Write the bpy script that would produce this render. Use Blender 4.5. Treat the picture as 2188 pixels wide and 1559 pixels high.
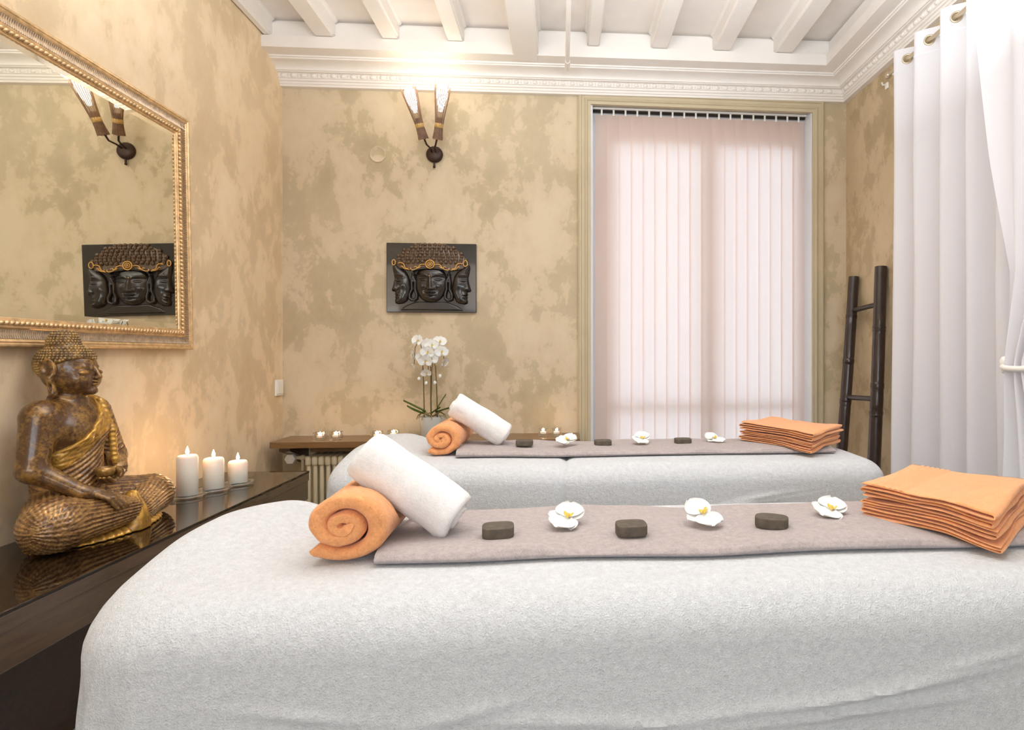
import bpy, bmesh, math, random
import numpy as np
from mathutils import Vector, Matrix, noise as mnoise

# ------------------------------------------------------------------ camera, world, lights, exposure
SC = bpy.context.scene
COL = SC.collection
for o in list(bpy.data.objects):
    bpy.data.objects.remove(o, do_unlink=True)
EYE = 1.30                                   # camera height above the floor
PI = math.pi
random.seed(7)
RNG = np.random.default_rng(5)

cam_d = bpy.data.cameras.new('camera')
cam = bpy.data.objects.new('camera', cam_d)
COL.objects.link(cam)
cam.location = (0, 0, EYE)
cam.rotation_euler = (PI / 2, 0, -math.atan(110 / 1250))
cam_d.sensor_fit = 'HORIZONTAL'
cam_d.sensor_width = 36.0
cam_d.lens = 36.0 * 1250 / 2188
cam_d.shift_x = (1094 - 1310) / 2188
cam_d.shift_y = -(779.5 - 757) / 2188
cam_d.clip_start = 0.02
SC.camera = cam

world = bpy.data.worlds.new('daylight')
SC.world = world
world.use_nodes = True
bg = world.node_tree.nodes['Background']
bg.inputs['Color'].default_value = (0.86, 0.92, 1.0, 1)
bg.inputs['Strength'].default_value = 2.25

SC.view_settings.view_transform = 'Standard'
SC.view_settings.look = 'None'
SC.view_settings.gamma = 1.0
SC.view_settings.use_curve_mapping = False
SC.view_settings.exposure = -0.08


def area(name, loc, rot, sx, sy, power, col=(1, 1, 1)):
    d = bpy.data.lights.new(name, 'AREA')
    d.shape = 'RECTANGLE'
    d.size, d.size_y = sx, sy
    d.energy = power
    d.color = col
    o = bpy.data.objects.new(name, d)
    COL.objects.link(o)
    o.location = loc
    o.rotation_euler = rot
    return o


def point(name, loc, power, col, r=0.02):
    d = bpy.data.lights.new(name, 'POINT')
    d.energy = power
    d.color = col
    d.shadow_soft_size = r
    o = bpy.data.objects.new(name, d)
    COL.objects.link(o)
    o.location = loc
    return o


# the room's ceiling lamp, unseen added fill lights, and a warm lamp behind the camera
COOL = (0.87, 0.935, 1.0)
area('ceiling_lamp_light', (0.1, 1.9, 3.02), (0, 0, 0), 2.8, 1.8, 12, COOL)
area('added_uplight', (0.1, 1.55, 2.42), (PI, 0, 0), 2.2, 1.0, 92, COOL)  # added upward fill above the view, brightens the ceiling; no pendant hangs here
area('rear_fill_light', (0.1, -1.7, 1.7), (math.radians(112), 0, 0), 2.8, 0.8, 47, (0.80, 0.90, 1.0))  # added fill behind the camera, lifts the table front; no fittings there
area('rear_warm_lamp_light', (-1.0, -0.6, 2.2), (math.radians(80), 0, math.radians(-25)), 0.6, 0.6, 7, (1.0, 0.86, 0.72))

# ------------------------------------------------------------------ helpers: colour and materials


def s2l(v):
    v = v / 255.0
    return v / 12.92 if v <= 0.04045 else ((v + 0.055) / 1.055) ** 2.4


def C(r, g, b):
    return (s2l(r), s2l(g), s2l(b), 1.0)


class NT:
    def __init__(self, name):
        self.m = bpy.data.materials.new(name)
        self.m.use_nodes = True
        self.t = self.m.node_tree
        self.t.nodes.clear()
        self.out = self.t.nodes.new('ShaderNodeOutputMaterial')

    def n(self, typ, **kw):
        nd = self.t.nodes.new(typ)
        for k, v in kw.items():
            if k.startswith('_'):
                setattr(nd, k[1:], v)
        return nd

    def l(self, a, b):
        self.t.links.new(a, b)

    def val(self, node, key, v):
        node.inputs[key].default_value = v

    def bsdf(self, col=None, rough=0.5, metal=0.0, spec=0.5, coat=0.0, coat_rough=0.05, sss=0.0, sheen=0.0):
        p = self.n('ShaderNodeBsdfPrincipled')
        if col is not None:
            p.inputs['Base Color'].default_value = col
        p.inputs['Roughness'].default_value = rough
        p.inputs['Metallic'].default_value = metal
        p.inputs['Specular IOR Level'].default_value = spec
        p.inputs['Coat Weight'].default_value = coat
        p.inputs['Coat Roughness'].default_value = coat_rough
        p.inputs['Subsurface Weight'].default_value = sss
        p.inputs['Sheen Weight'].default_value = sheen
        self.l(p.outputs[0], self.out.inputs[0])
        self.p = p
        return p

    def coord(self, scale=(1, 1, 1), rot=(0, 0, 0), src='Object'):
        tc = self.n('ShaderNodeTexCoord')
        mp = self.n('ShaderNodeMapping')
        mp.inputs['Scale'].default_value = scale
        mp.inputs['Rotation'].default_value = rot
        self.l(tc.outputs[src], mp.inputs[0])
        return mp.outputs[0]

    def noise(self, vec, scale, detail=2.0, rough=0.5, dist=0.0):
        nz = self.n('ShaderNodeTexNoise')
        nz.inputs['Scale'].default_value = scale
        nz.inputs['Detail'].default_value = detail
        nz.inputs['Roughness'].default_value = rough
        nz.inputs['Distortion'].default_value = dist
        self.l(vec, nz.inputs['Vector'])
        return nz.outputs['Fac']

    def ramp(self, fac, stops):
        r = self.n('ShaderNodeValToRGB')
        e = r.color_ramp.elements
        e[0].position, e[0].color = stops[0]
        e[1].position, e[1].color = stops[-1]
        for pos, c in stops[1:-1]:
            x = e.new(pos)
            x.color = c
        self.l(fac, r.inputs[0])
        return r.outputs['Color']

    def mix(self, fac, a, b, mode='MIX'):
        m = self.n('ShaderNodeMix')
        m.data_type = 'RGBA'
        m.blend_type = mode
        for sock, v in ((m.inputs['Factor'], fac), (m.inputs['A'], a), (m.inputs['B'], b)):
            pass
        ins = [i for i in m.inputs if i.enabled]
        for sock, v in zip((m.inputs[0], m.inputs[6], m.inputs[7]), (fac, a, b)):
            if hasattr(v, 'is_output'):
                self.l(v, sock)
            else:
                sock.default_value = v
        return m.outputs[2]

    def math(self, op, a, b=None):
        m = self.n('ShaderNodeMath')
        m.operation = op
        for sock, v in zip(m.inputs, (a, b)):
            if v is None:
                continue
            if hasattr(v, 'is_output'):
                self.l(v, sock)
            else:
                sock.default_value = v
        return m.outputs[0]

    def bump(self, height, strength=0.3, dist=0.01):
        b = self.n('ShaderNodeBump')
        b.inputs['Strength'].default_value = strength
        b.inputs['Distance'].default_value = dist
        self.l(height, b.inputs['Height'])
        self.l(b.outputs[0], self.p.inputs['Normal'])
        return b


def plain(name, col, rough=0.5, metal=0.0, spec=0.5, coat=0.0, var=0.04, vscale=8.0, bump=0.0, bscale=80.0, sss=0.0):
    t = NT(name)
    p = t.bsdf(col, rough, metal, spec, coat, sss=sss)
    v = t.coord()
    nz = t.noise(v, vscale, 4, 0.6)
    lo = tuple(max(0, c * (1 - var * 2.2)) for c in col[:3]) + (1,)
    hi = tuple(min(1, c * (1 + var * 2.2)) for c in col[:3]) + (1,)
    t.l(t.ramp(nz, [(0.3, lo), (0.7, hi)]), p.inputs['Base Color'])
    if bump:
        t.bump(t.noise(v, bscale, 3, 0.6), bump, 0.004)
    return t.m


def plaster(name, lights, darks, streak=False):
    """Mottled two-tone trowelled plaster."""
    t = NT(name)
    p = t.bsdf(None, 0.62, spec=0.35)
    v = t.coord(scale=(1, 1, 0.75) if not streak else (1, 1.2, 0.8), rot=(0, 0, 0) if not streak else (0.6, 0, 0))
    big = t.noise(v, 3.4, 7, 0.60, 0.25)
    med = t.noise(v, 10.0, 6, 0.62, 0.35)
    fine = t.noise(v, 55.0, 4, 0.6, 0.4)
    a = t.math('MULTIPLY_ADD', med, 0.42)
    a.node.inputs[2].default_value = 0.0
    s = t.math('ADD', t.math('MULTIPLY', big, 0.72), t.math('ADD', a, t.math('MULTIPLY', fine, 0.06)))
    ramp = t.ramp(s, [(0.47, darks[0]), (0.578, darks[1]), (0.605, lights[0]), (0.72, lights[1])])
    soft = t.noise(t.coord(), 1.6, 3, 0.5, 0.3)
    colr = t.mix(t.ramp(soft, [(0.35, (0, 0, 0, 1)), (0.75, (0.45, 0.45, 0.45, 1))]), ramp, lights[1])
    t.l(colr, p.inputs['Base Color'])
    t.l(t.ramp(s, [(0.5, (0.5, 0.5, 0.5, 1)), (0.6, (0.68, 0.68, 0.68, 1))]), p.inputs['Roughness'])
    t.bump(s, 0.12, 0.02)
    return t.m


def terry(name, col, scale=260.0, strength=0.55, var=0.07, dist=0.004):
    t = NT(name)
    p = t.bsdf(col, 0.95, spec=0.1, sheen=0.25)
    v = t.coord()
    f1 = t.noise(v, scale, 3, 0.65)
    f2 = t.noise(v, scale * 0.24, 5, 0.68, 0.2)
    h = t.math('ADD', t.math('MULTIPLY', f1, 0.45), t.math('MULTIPLY', f2, 0.65))
    lo = tuple(c * (1 - 2 * var) for c in col[:3]) + (1,)
    hi = tuple(min(1, c * (1 + 1.6 * var)) for c in col[:3]) + (1,)
    t.l(t.ramp(h, [(0.38, lo), (0.7, hi)]), p.inputs['Base Color'])
    t.bump(h, strength, dist)
    return t.m


def woodmat(name, c1, c2, rough=0.4, coat=0.2, axis=(1, 14, 14)):
    t = NT(name)
    p = t.bsdf(None, rough, coat=coat, coat_rough=0.15)
    v = t.coord(scale=axis)
    n1 = t.noise(v, 3.0, 6, 0.65, 1.0)
    t.l(t.ramp(n1, [(0.3, c1), (0.7, c2)]), p.inputs['Base Color'])
    t.bump(n1, 0.08, 0.004)
    return t.m


def emis(name, col, strength):
    t = NT(name)
    e = t.n('ShaderNodeEmission')
    e.inputs[0].default_value = col
    e.inputs[1].default_value = strength
    t.l(e.outputs[0], t.out.inputs[0])
    return t.m


def glassmat(name, col=(1, 1, 1, 1), rough=0.0, ior=1.45, alpha_shadow=True):
    """Clear glass; light passes through thin walls (mixed with transparency so small lamps stay visible)."""
    t = NT(name)
    g = t.n('ShaderNodeBsdfGlass')
    g.inputs['Color'].default_value = col
    g.inputs['Roughness'].default_value = rough
    g.inputs['IOR'].default_value = ior
    tr = t.n('ShaderNodeBsdfTransparent')
    mx = t.n('ShaderNodeMixShader')
    mx.inputs[0].default_value = 0.45
    t.l(g.outputs[0], mx.inputs[1])
    t.l(tr.outputs[0], mx.inputs[2])
    t.l(mx.outputs[0], t.out.inputs[0])
    return t.m


def clothmat(name, col, transl=0.4, tcol=None, weave=900.0, stripes=None):
    """Thin cloth: diffuse plus translucent."""
    t = NT(name)
    d = t.n('ShaderNodeBsdfDiffuse')
    tr = t.n('ShaderNodeBsdfTranslucent')
    v = t.coord()
    nz = t.noise(v, weave, 2, 0.5)
    lo = tuple(c * 0.94 for c in col[:3]) + (1,)
    cr = t.ramp(nz, [(0.3, lo), (0.7, col)])
    t.l(cr, d.inputs['Color'])
    tr.inputs['Color'].default_value = tcol or col
    mx = t.n('ShaderNodeMixShader')
    mx.inputs[0].default_value = transl
    t.l(d.outputs[0], mx.inputs[1])
    t.l(tr.outputs[0], mx.inputs[2])
    t.l(mx.outputs[0], t.out.inputs[0])
    return t.m


# ------------------------------------------------------------------ helpers: geometry (vertex arrays and faces)
def merge(*parts):
    V, F, k = [], [], 0
    for v, f in parts:
        v = np.asarray(v, float).reshape(-1, 3)
        V.append(v)
        F += [tuple(i + k for i in q) for q in f]
        k += len(v)
    return np.vstack(V), F


def box(x0, x1, y0, y1, z0, z1):
    v = [(x, y, z) for x in (x0, x1) for y in (y0, y1) for z in (z0, z1)]
    f = [(0, 1, 3, 2), (4, 6, 7, 5), (0, 4, 5, 1), (2, 3, 7, 6), (0, 2, 6, 4), (1, 5, 7, 3)]
    return np.array(v, float), f


def bbox(x0, x1, y0, y1, z0, z1, b=0.004, seg=2):
    bm = bmesh.new()
    v, f = box(x0, x1, y0, y1, z0, z1)
    vs = [bm.verts.new(p) for p in v]
    for q in f:
        bm.faces.new([vs[i] for i in q])
    bmesh.ops.recalc_face_normals(bm, faces=bm.faces[:])
    bmesh.ops.bevel(bm, geom=bm.edges[:] + bm.verts[:], offset=b, segments=seg, affect='EDGES', profile=0.5)
    bm.verts.index_update()
    V = np.array([p.co[:] for p in bm.verts])
    F = [tuple(p.index for p in fc.verts) for fc in bm.faces]
    bm.free()
    return V, F


def grid(fn, nu, nv, closed_u=False):
    """fn(u, v) on arrays in 0..1 -> xyz arrays."""
    us = np.linspace(0, 1, nu, endpoint=not closed_u)
    vs = np.linspace(0, 1, nv)
    U, W = np.meshgrid(us, vs, indexing='ij')
    P = np.stack(fn(U, W), -1).reshape(-1, 3)
    F = []
    n = nu if closed_u else nu - 1
    for i in range(n):
        a, b = i * nv, ((i + 1) % nu) * nv
        for j in range(nv - 1):
            F.append((a + j, b + j, b + j + 1, a + j + 1))
    return P, F


def lathe(prof, n=32, cx=0, cy=0, cz=0, cap=True):
    prof = np.array(prof, float)
    m = len(prof)
    a = np.linspace(0, 2 * PI, n, endpoint=False)
    V = np.zeros((n, m, 3))
    V[:, :, 0] = cx + np.outer(np.cos(a), prof[:, 0])
    V[:, :, 1] = cy + np.outer(np.sin(a), prof[:, 0])
    V[:, :, 2] = cz + prof[None, :, 1]
    F = []
    for i in range(n):
        p, q = i * m, ((i + 1) % n) * m
        for j in range(m - 1):
            F.append((p + j, q + j, q + j + 1, p + j + 1))
    if cap:
        F.append(tuple(i * m for i in reversed(range(n))))
        F.append(tuple(i * m + m - 1 for i in range(n)))
    return V.reshape(-1, 3), F


def tube(path, r, n=10, cap=True):
    P = np.array(path, float)
    k = len(P)
    R = np.full(k, r, float) if np.isscalar(r) else np.array(r, float)
    T = np.gradient(P, axis=0)
    T /= np.linalg.norm(T, axis=1)[:, None] + 1e-12
    up = np.array([0, 0, 1.0])
    if abs(T[0] @ up) > 0.9:
        up = np.array([0, 1.0, 0])
    N = np.cross(T[0], up)
    N /= np.linalg.norm(N)
    V = []
    a = np.linspace(0, 2 * PI, n, endpoint=False)
    for i in range(k):
        N = N - T[i] * (N @ T[i])
        N /= np.linalg.norm(N) + 1e-12
        B = np.cross(T[i], N)
        V.append(P[i] + R[i] * (np.outer(np.cos(a), N) + np.outer(np.sin(a), B)))
    V = np.vstack(V)
    F = []
    for i in range(k - 1):
        for j in range(n):
            F.append((i * n + j, i * n + (j + 1) % n, (i + 1) * n + (j + 1) % n, (i + 1) * n + j))
    if cap:
        F.append(tuple(reversed(range(n))))
        F.append(tuple((k - 1) * n + j for j in range(n)))
    return V, F


def prism(outline, axis_pts):
    """A closed outline (list of 2-D points) swept between frames: axis_pts = list of functions mapping (a, b) -> xyz."""
    n = len(outline)
    V, F = [], []
    for fn in axis_pts:
        V += [fn(a, b) for a, b in outline]
    k = len(axis_pts)
    for i in range(k - 1):
        for j in range(n):
            F.append((i * n + j, i * n + (j + 1) % n, (i + 1) * n + (j + 1) % n, (i + 1) * n + j))
    F.append(tuple(reversed(range(n))))
    F.append(tuple((k - 1) * n + j for j in range(n)))
    return np.array(V, float), F


def ball(c, r, nu=10, nv=6):
    r = np.array([r, r, r] if np.isscalar(r) else r, float)
    def fn(u, v):
        th, ph = 2 * PI * u, PI * v
        return (c[0] + r[0] * np.cos(th) * np.sin(ph), c[1] + r[1] * np.sin(th) * np.sin(ph), c[2] + r[2] * np.cos(ph))
    return grid(fn, nu, nv, True)


def fbm(P, scale, seed=0.0, octaves=3):
    out = np.empty(len(P))
    for i, p in enumerate(P):
        out[i] = mnoise.fractal(Vector((p[0] * scale + seed, p[1] * scale - seed, p[2] * scale + 2 * seed)), 1.0, 2.0, octaves)
    return out


def vnoise2(x, y, seed=0):
    """Smooth value noise on arrays (cheap, vectorised)."""
    def h(ix, iy):
        n = (ix.astype(np.int64) * 374761393 + iy.astype(np.int64) * 668265263 + seed * 1442695) & 0x7fffffff
        n = ((n ^ (n >> 13)) * 1274126177) & 0x7fffffff
        return ((n ^ (n >> 16)) & 0xffff) / 65535.0 * 2 - 1
    ix, iy = np.floor(x), np.floor(y)
    fx, fy = x - ix, y - iy
    fx, fy = fx * fx * (3 - 2 * fx), fy * fy * (3 - 2 * fy)
    a, b = h(ix, iy), h(ix + 1, iy)
    c, d = h(ix, iy + 1), h(ix + 1, iy + 1)
    return (a * (1 - fx) + b * fx) * (1 - fy) + (c * (1 - fx) + d * fx) * fy


def sstep(a, b, x):
    t = np.clip((x - a) / (b - a), 0, 1)
    return t * t * (3 - 2 * t)


def link(name, vf, mat, parent=None, smooth=True, angle=65, origin=None):
    """Links one mesh object. Vertices are world coordinates; a parented mesh is stored relative to its parents."""
    v, f = vf
    v = np.asarray(v, float).reshape(-1, 3)
    off = np.zeros(3)
    if parent is not None:
        p = parent
        while p is not None:
            off += np.array(p.location)
            p = p.parent
    elif origin is not None:
        off = np.array(origin, float)
    me = bpy.data.meshes.new(name)
    me.from_pydata([tuple(p) for p in (v - off)], [], f)
    if smooth:
        me.polygons.foreach_set('use_smooth', [True] * len(me.polygons))
        if angle is not None:
            try:
                me.set_sharp_from_angle(angle=math.radians(angle))
            except Exception:
                pass
    me.materials.append(mat)
    me.update()
    o = bpy.data.objects.new(name, me)
    COL.objects.link(o)
    if parent is not None:
        o.parent = parent
    elif origin is not None:
        o.location = origin
    return o


def fixnormals(o):
    bm = bmesh.new()
    bm.from_mesh(o.data)
    bmesh.ops.recalc_face_normals(bm, faces=bm.faces[:])
    bm.to_mesh(o.data)
    bm.free()
    return o


def thing(name, loc, label, cat, group=None):
    o = bpy.data.objects.new(name, None)
    COL.objects.link(o)
    o.location = loc
    o.empty_display_size = 0.05
    return tag(o, label, cat, group)


def tag(o, label, cat, group=None):
    o['label'] = label
    o['category'] = cat
    if group:
        o['group'] = group
    return o


def struct(o, label=None):
    o['kind'] = 'structure'
    if label:
        o['label'] = label
    return o


def copy_part(o, parent, rot=None):
    c = o.copy()
    COL.objects.link(c)
    c.parent = parent
    return c


def copy_thing(root, loc, rotz, label, group=None):
    r = root.copy()
    COL.objects.link(r)
    r.location = loc
    r.rotation_euler = (0, 0, rotz)
    r['label'] = label
    if group:
        r['group'] = group
    for ch in list(root.children):
        c = copy_part(ch, r)
        for g in ch.children:
            copy_part(g, c)
    return r


# ------------------------------------------------------------------ materials
M = {}
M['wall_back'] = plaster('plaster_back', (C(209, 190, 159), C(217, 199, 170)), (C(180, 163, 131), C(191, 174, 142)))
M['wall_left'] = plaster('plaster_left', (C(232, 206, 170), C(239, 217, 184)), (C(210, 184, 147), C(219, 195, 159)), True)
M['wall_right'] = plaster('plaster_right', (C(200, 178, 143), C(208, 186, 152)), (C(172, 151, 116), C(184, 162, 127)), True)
M['white_paint'] = plain('white_paint', C(236, 229, 221), 0.45, var=0.012, vscale=5)
M['ceiling'] = plain('ceiling_paint', C(238, 229, 220), 0.6, var=0.02, vscale=4)
M['taupe'] = plain('taupe_paint', C(196, 181, 150), 0.45, var=0.02)
M['taupe_wall'] = plain('taupe_wall_paint', C(158, 158, 160), 0.6, var=0.03)
M['reveal'] = plain('reveal_paint', C(232, 233, 236), 0.5, var=0.01)
M['floor'] = plain('floor_lino', C(190, 188, 186), 0.45, var=0.05, vscale=20)
M['dark_wood'] = woodmat('dark_wood', C(52, 34, 20), C(74, 50, 30), 0.35, 0.3)
M['shelf_wood'] = woodmat('shelf_wood', C(104, 74, 42), C(140, 104, 64), 0.38, 0.3)
M['radiator'] = plain('radiator_enamel', C(214, 200, 168), 0.35, var=0.02)
M['sheet'] = terry('white_terry', C(236, 238, 241), 300, 1.0, 0.06, 0.011)
M['white_towel'] = terry('white_towel_terry', C(243, 241, 240), 260, 0.6, 0.03, 0.004)
M['orange_towel'] = terry('orange_terry', C(246, 168, 112), 240, 0.7, 0.10, 0.005)
M['orange_flat'] = terry('orange_cotton', C(244, 172, 118), 330, 0.45, 0.06, 0.003)
M['grey_towel'] = terry('grey_terry', C(182, 170, 168), 300, 0.8, 0.10, 0.005)
M['stone'] = plain('basalt', C(98, 88, 76), 0.8, var=0.1, vscale=60, bump=0.5, bscale=500)
M['bamboo'] = plain('dark_bamboo', C(50, 36, 31), 0.3, coat=0.3, var=0.12, vscale=12)
M['iron'] = plain('bronze_iron', C(64, 46, 38), 0.45, 0.5, var=0.1)
M['candle'] = plain('candle_wax', C(244, 236, 222), 0.5, var=0.01, sss=0.25)
M['flame'] = emis('candle_flame', (1.0, 0.78, 0.50, 1), 18)
M['bulb'] = emis('lamp_bulb', (1.0, 0.92, 0.80, 1), 5)
M['glass'] = glassmat('clear_glass')
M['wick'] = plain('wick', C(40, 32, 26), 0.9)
M['plastic'] = plain('white_plastic', C(242, 238, 230), 0.35, var=0.005)
M['tie_gold'] = plain('straw_tie', C(196, 158, 92), 0.5, var=0.08, vscale=60)
M['stick'] = plain('twig', C(140, 108, 84), 0.6, var=0.15, vscale=40)
M['petal'] = NT('orchid_petal')
_p = M['petal'].bsdf(C(248, 245, 238), 0.5, sss=0.15)
M['petal'] = M['petal'].m
M['lip'] = plain('orchid_lip', C(238, 204, 96), 0.5, var=0.1, vscale=200)
M['leaf'] = plain('orchid_leaf', C(86, 112, 44), 0.35, var=0.15, vscale=25)
M['stem'] = plain('orchid_stem', C(84, 76, 42), 0.5, var=0.1, vscale=40)
M['root'] = plain('orchid_root', C(150, 132, 84), 0.7, var=0.15, vscale=60)
M['pot'] = plain('pot_ceramic', C(206, 206, 200), 0.4, var=0.01)
M['curtain'] = clothmat('white_curtain', C(249, 248, 252), 0.3)
M['blind'] = clothmat('blind_cloth', C(238, 208, 188), 0.52, C(248, 244, 244))
M['chrome'] = plain('rod_metal', C(206, 192, 166), 0.3, 0.7, var=0.03)

# bronze/gold of the statue: dark lacquer with worn gold on the raised edges
def statue(name, dark, gold, lo, hi, rough=0.3):
    t = NT(name)
    p = t.bsdf(None, rough, coat=0.35, coat_rough=0.12)
    v = t.coord()
    geo = t.n('ShaderNodeNewGeometry')
    nz = t.noise(v, 26, 5, 0.65, 0.5)
    fine = t.noise(v, 120, 3, 0.6)
    edge = t.math('MULTIPLY', t.math('SUBTRACT', geo.outputs['Pointiness'], 0.5), 1.6)
    s = t.math('ADD', edge, t.math('ADD', t.math('MULTIPLY', nz, 0.65), t.math('MULTIPLY', fine, 0.35)))
    f = t.ramp(s, [(lo, (0, 0, 0, 1)), (hi, (1, 1, 1, 1))])
    t.l(t.mix(f, dark, gold), p.inputs['Base Color'])
    t.l(t.math('MULTIPLY', f, 0.6), p.inputs['Metallic'])
    t.l(t.ramp(fine, [(0.3, (rough - 0.06,) * 3 + (1,)), (0.7, (rough + 0.12,) * 3 + (1,))]), p.inputs['Roughness'])
    return t.m
M['statue_body'] = statue('bronze_lacquer', C(86, 56, 28), C(196, 148, 76), 0.47, 0.74)
M['statue_hair'] = statue('hair_bronze', C(112, 84, 46), C(206, 166, 96), 0.40, 0.66)
M['statue_robe'] = statue('robe_lacquer', C(96, 62, 36), C(206, 160, 98), 0.43, 0.68)
M['statue_gold'] = statue('gold_leaf', C(120, 78, 30), C(212, 162, 72), 0.36, 0.58, 0.38)
M['carving'] = plain('carved_black_wood', C(38, 32, 28), 0.24, coat=0.35, var=0.1, vscale=30)
M['carving_hair'] = plain('carved_brown_wood', C(98, 76, 56), 0.32, coat=0.25, var=0.15, vscale=60)
M['gold_paint'] = plain('gold_paint', C(222, 172, 92), 0.4, 0.3, var=0.05)
M['gilt'] = plain('gilt_frame', C(222, 188, 142), 0.34, 0.6, var=0.12, vscale=40)
M['gilt_dark'] = plain('silvered_frame', C(176, 154, 130), 0.36, 0.6, var=0.12, vscale=60)
_t = NT('mirror_silver')
_t.bsdf(C(236, 232, 218), 0.01, 1.0)
M['mirror'] = _t.m
_t = NT('black_glass')
_p = _t.bsdf(C(34, 22, 12), 0.03, spec=0.55)
M['black_glass'] = _t.m
M['console'] = woodmat('console_veneer', C(80, 62, 48), C(98, 78, 62), 0.22, 0.5, (10, 1, 10))

XL, XR, YB, YF = -1.703, 1.89, 3.75, -2.0     # room walls
Z = EYE
TILT = 0.0105                                 # the old ceiling rises slightly to the right


def tilt(vf):
    v, f = vf
    v = np.array(v, float)
    v[:, 2] += TILT * v[:, 0]
    return v, f


# ------------------------------------------------------------------ setting
struct(link('floor', box(XL - .1, XR + .1, YF - .1, YB + .4, -0.05, 0.0), M['floor'], smooth=False), 'light grey smooth floor under the tables')
CZ = Z + 1.95
ceil = struct(link('ceiling', tilt(box(XL - .1, XR + .1, YF - .1, YB + .1, CZ, CZ + 0.06)), M['ceiling'], smooth=False), 'white painted ceiling with beams')
struct(link('wall_left', box(XL - .1, XL, YF - .1, YB + .1, 0, CZ), M['wall_left'], smooth=False), 'mottled beige plaster wall behind the mirror')
struct(link('wall_right', box(XR, XR + .1, YF - .1, YB + .1, 0, CZ + .02), M['wall_right'], smooth=False), 'mottled beige plaster wall beside the curtains')
struct(link('wall_front', box(XL - .1, XR + .1, YF - .1, YF, 0, CZ), M['taupe_wall'], smooth=False), 'plain light wall opposite the window wall')
# back wall with the tall window opening
WX0, WX1, WZ1 = 0.185, 1.655, Z + 1.64
vb = merge(box(XL, WX0, YB, YB + .3, 0, CZ), box(WX1, XR, YB, YB + .3, 0, CZ + .02), box(WX0, WX1, YB, YB + .3, WZ1, CZ + .01))
struct(link('wall_back', vb, M['wall_back'], smooth=False), 'mottled beige plaster wall with lamp and carving')

# cornice profile: (projection from the wall, height relative to the eye)
cove = [(.092 + .06 * (1 - math.cos(a)), 1.722 + .032 * math.sin(a)) for a in np.linspace(0.15, PI / 2, 8)]
PROF = [(0, 1.648), (.034, 1.648), (.036, 1.660), (.041, 1.662), (.043, 1.674), (.050, 1.677), (.052, 1.688), (.058, 1.690), (.060, 1.694),
        (.064, 1.714), (.082, 1.716), (.084, 1.720), (.092, 1.721)] + cove + [(.160, 1.756), (.162, 1.762), (.170, 1.763), (.173, 1.771), (.258, 1.772), (.258, 1.838), (.232, 1.840),
        (.232, 1.925), (.222, 1.928), (.222, 1.938), (.205, 1.942), (.205, 1.96), (0, 1.96)]


def cornice(name, horizontal, label, inset):
    n = len(PROF)
    if horizontal:                            # along the back wall
        f0 = lambda p, z: (XL, YB - p, Z + z)
        f1 = lambda p, z: (XR - p, YB - p, Z + z)
    else:                                     # along the right wall
        f0 = lambda p, z: (XR - p, YB - p, Z + z)
        f1 = lambda p, z: (XR - p, YF, Z + z)
    o = link(name, tilt(prism(PROF, [f0, f1])), M['white_paint'], angle=25)
    fixnormals(o)
    struct(o, label)
    # egg mouldings, one by one
    egg = ball((0, 0, 0), (.019, .010, .0125), 8, 5)
    dart = ball((0, 0, 0), (.005, .006, .012), 5, 4)
    me = md = None
    L = (XR - XL - .08) if horizontal else (YB - 1.6)
    k = int(L / 0.058)
    for i in range(k):
        s = 0.03 + i * 0.058
        for kind, ds in (('egg', 0), ('dart', 0.029)):
            if horizontal:
                p = (XL + s + ds, YB - .060, Z + 1.7035 + TILT * (XL + s + ds))
            else:
                p = (XR - .060, YB - .08 - s - ds, Z + 1.7035 + TILT * (XR - .06))
            src = me if kind == 'egg' else md
            if src is None:
                v, f = egg if kind == 'egg' else dart
                if not horizontal:
                    v = v[:, [1, 0, 2]]
                q = link(kind, (v, f), M['white_paint'])
                src = q.data
                if kind == 'egg':
                    me = src
                else:
                    md = src
            else:
                q = bpy.data.objects.new(kind, src)
                COL.objects.link(q)
            q.parent = o
            q.location = p
    return o


cornice('trim_1', True, 'white moulded cornice with egg pattern along the window wall', 0)
cornice('trim_2', False, 'white moulded cornice with egg pattern above the curtains', 0)


def joist(x0, x1, zb, name='joist', y1=YB - .232, edge=True):
    w = .008
    z1 = CZ + .01
    prof = [(x0 + w, zb), (x1 - w, zb), (x1 - w, zb + .012), (x1, zb + .016), (x1, z1 - .03), (x1 + .012, z1 - .02), (x1 + .016, z1), (x0 - .016, z1), (x0 - .012, z1 - .02), (x0, z1 - .03), (x0, zb + .016), (x0 + w, zb + .012)]
    o = link(name, tilt(prism(prof, [lambda a, b: (a, YF, b), lambda a, b: (a, y1, b)])), M['white_paint'], parent=ceil, angle=30)
    return fixnormals(o)


for x0, x1 in ((-1.712, -1.655), (-1.413, -1.305), (-1.039, -.944), (-.667, -.572), (.152, .228), (.538, .642), (.921, 1.029), (1.305, 1.420)):
    joist(max(x0, XL + .004), x1, Z + 1.842)
joist(-.288, -.137, Z + 1.765, 'main_beam', y1=YB - .20)

# baseboards
o = struct(link('baseboard_left', bbox(XL, XL + .018, YF, YB, 0, .055, .003), M['dark_wood'], smooth=False), 'low dark wooden skirting along the mirror wall')
o = struct(link('baseboard_back', bbox(XL + .02, .10, YB - .018, YB, 0, .055, .003), M['dark_wood'], smooth=False), 'low dark wooden skirting under the radiator')
o = struct(link('baseboard_right', bbox(XR - .018, XR, YF, YB - .02, 0, .055, .003), M['dark_wood'], smooth=False), 'low dark wooden skirting behind the ladder')

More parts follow.
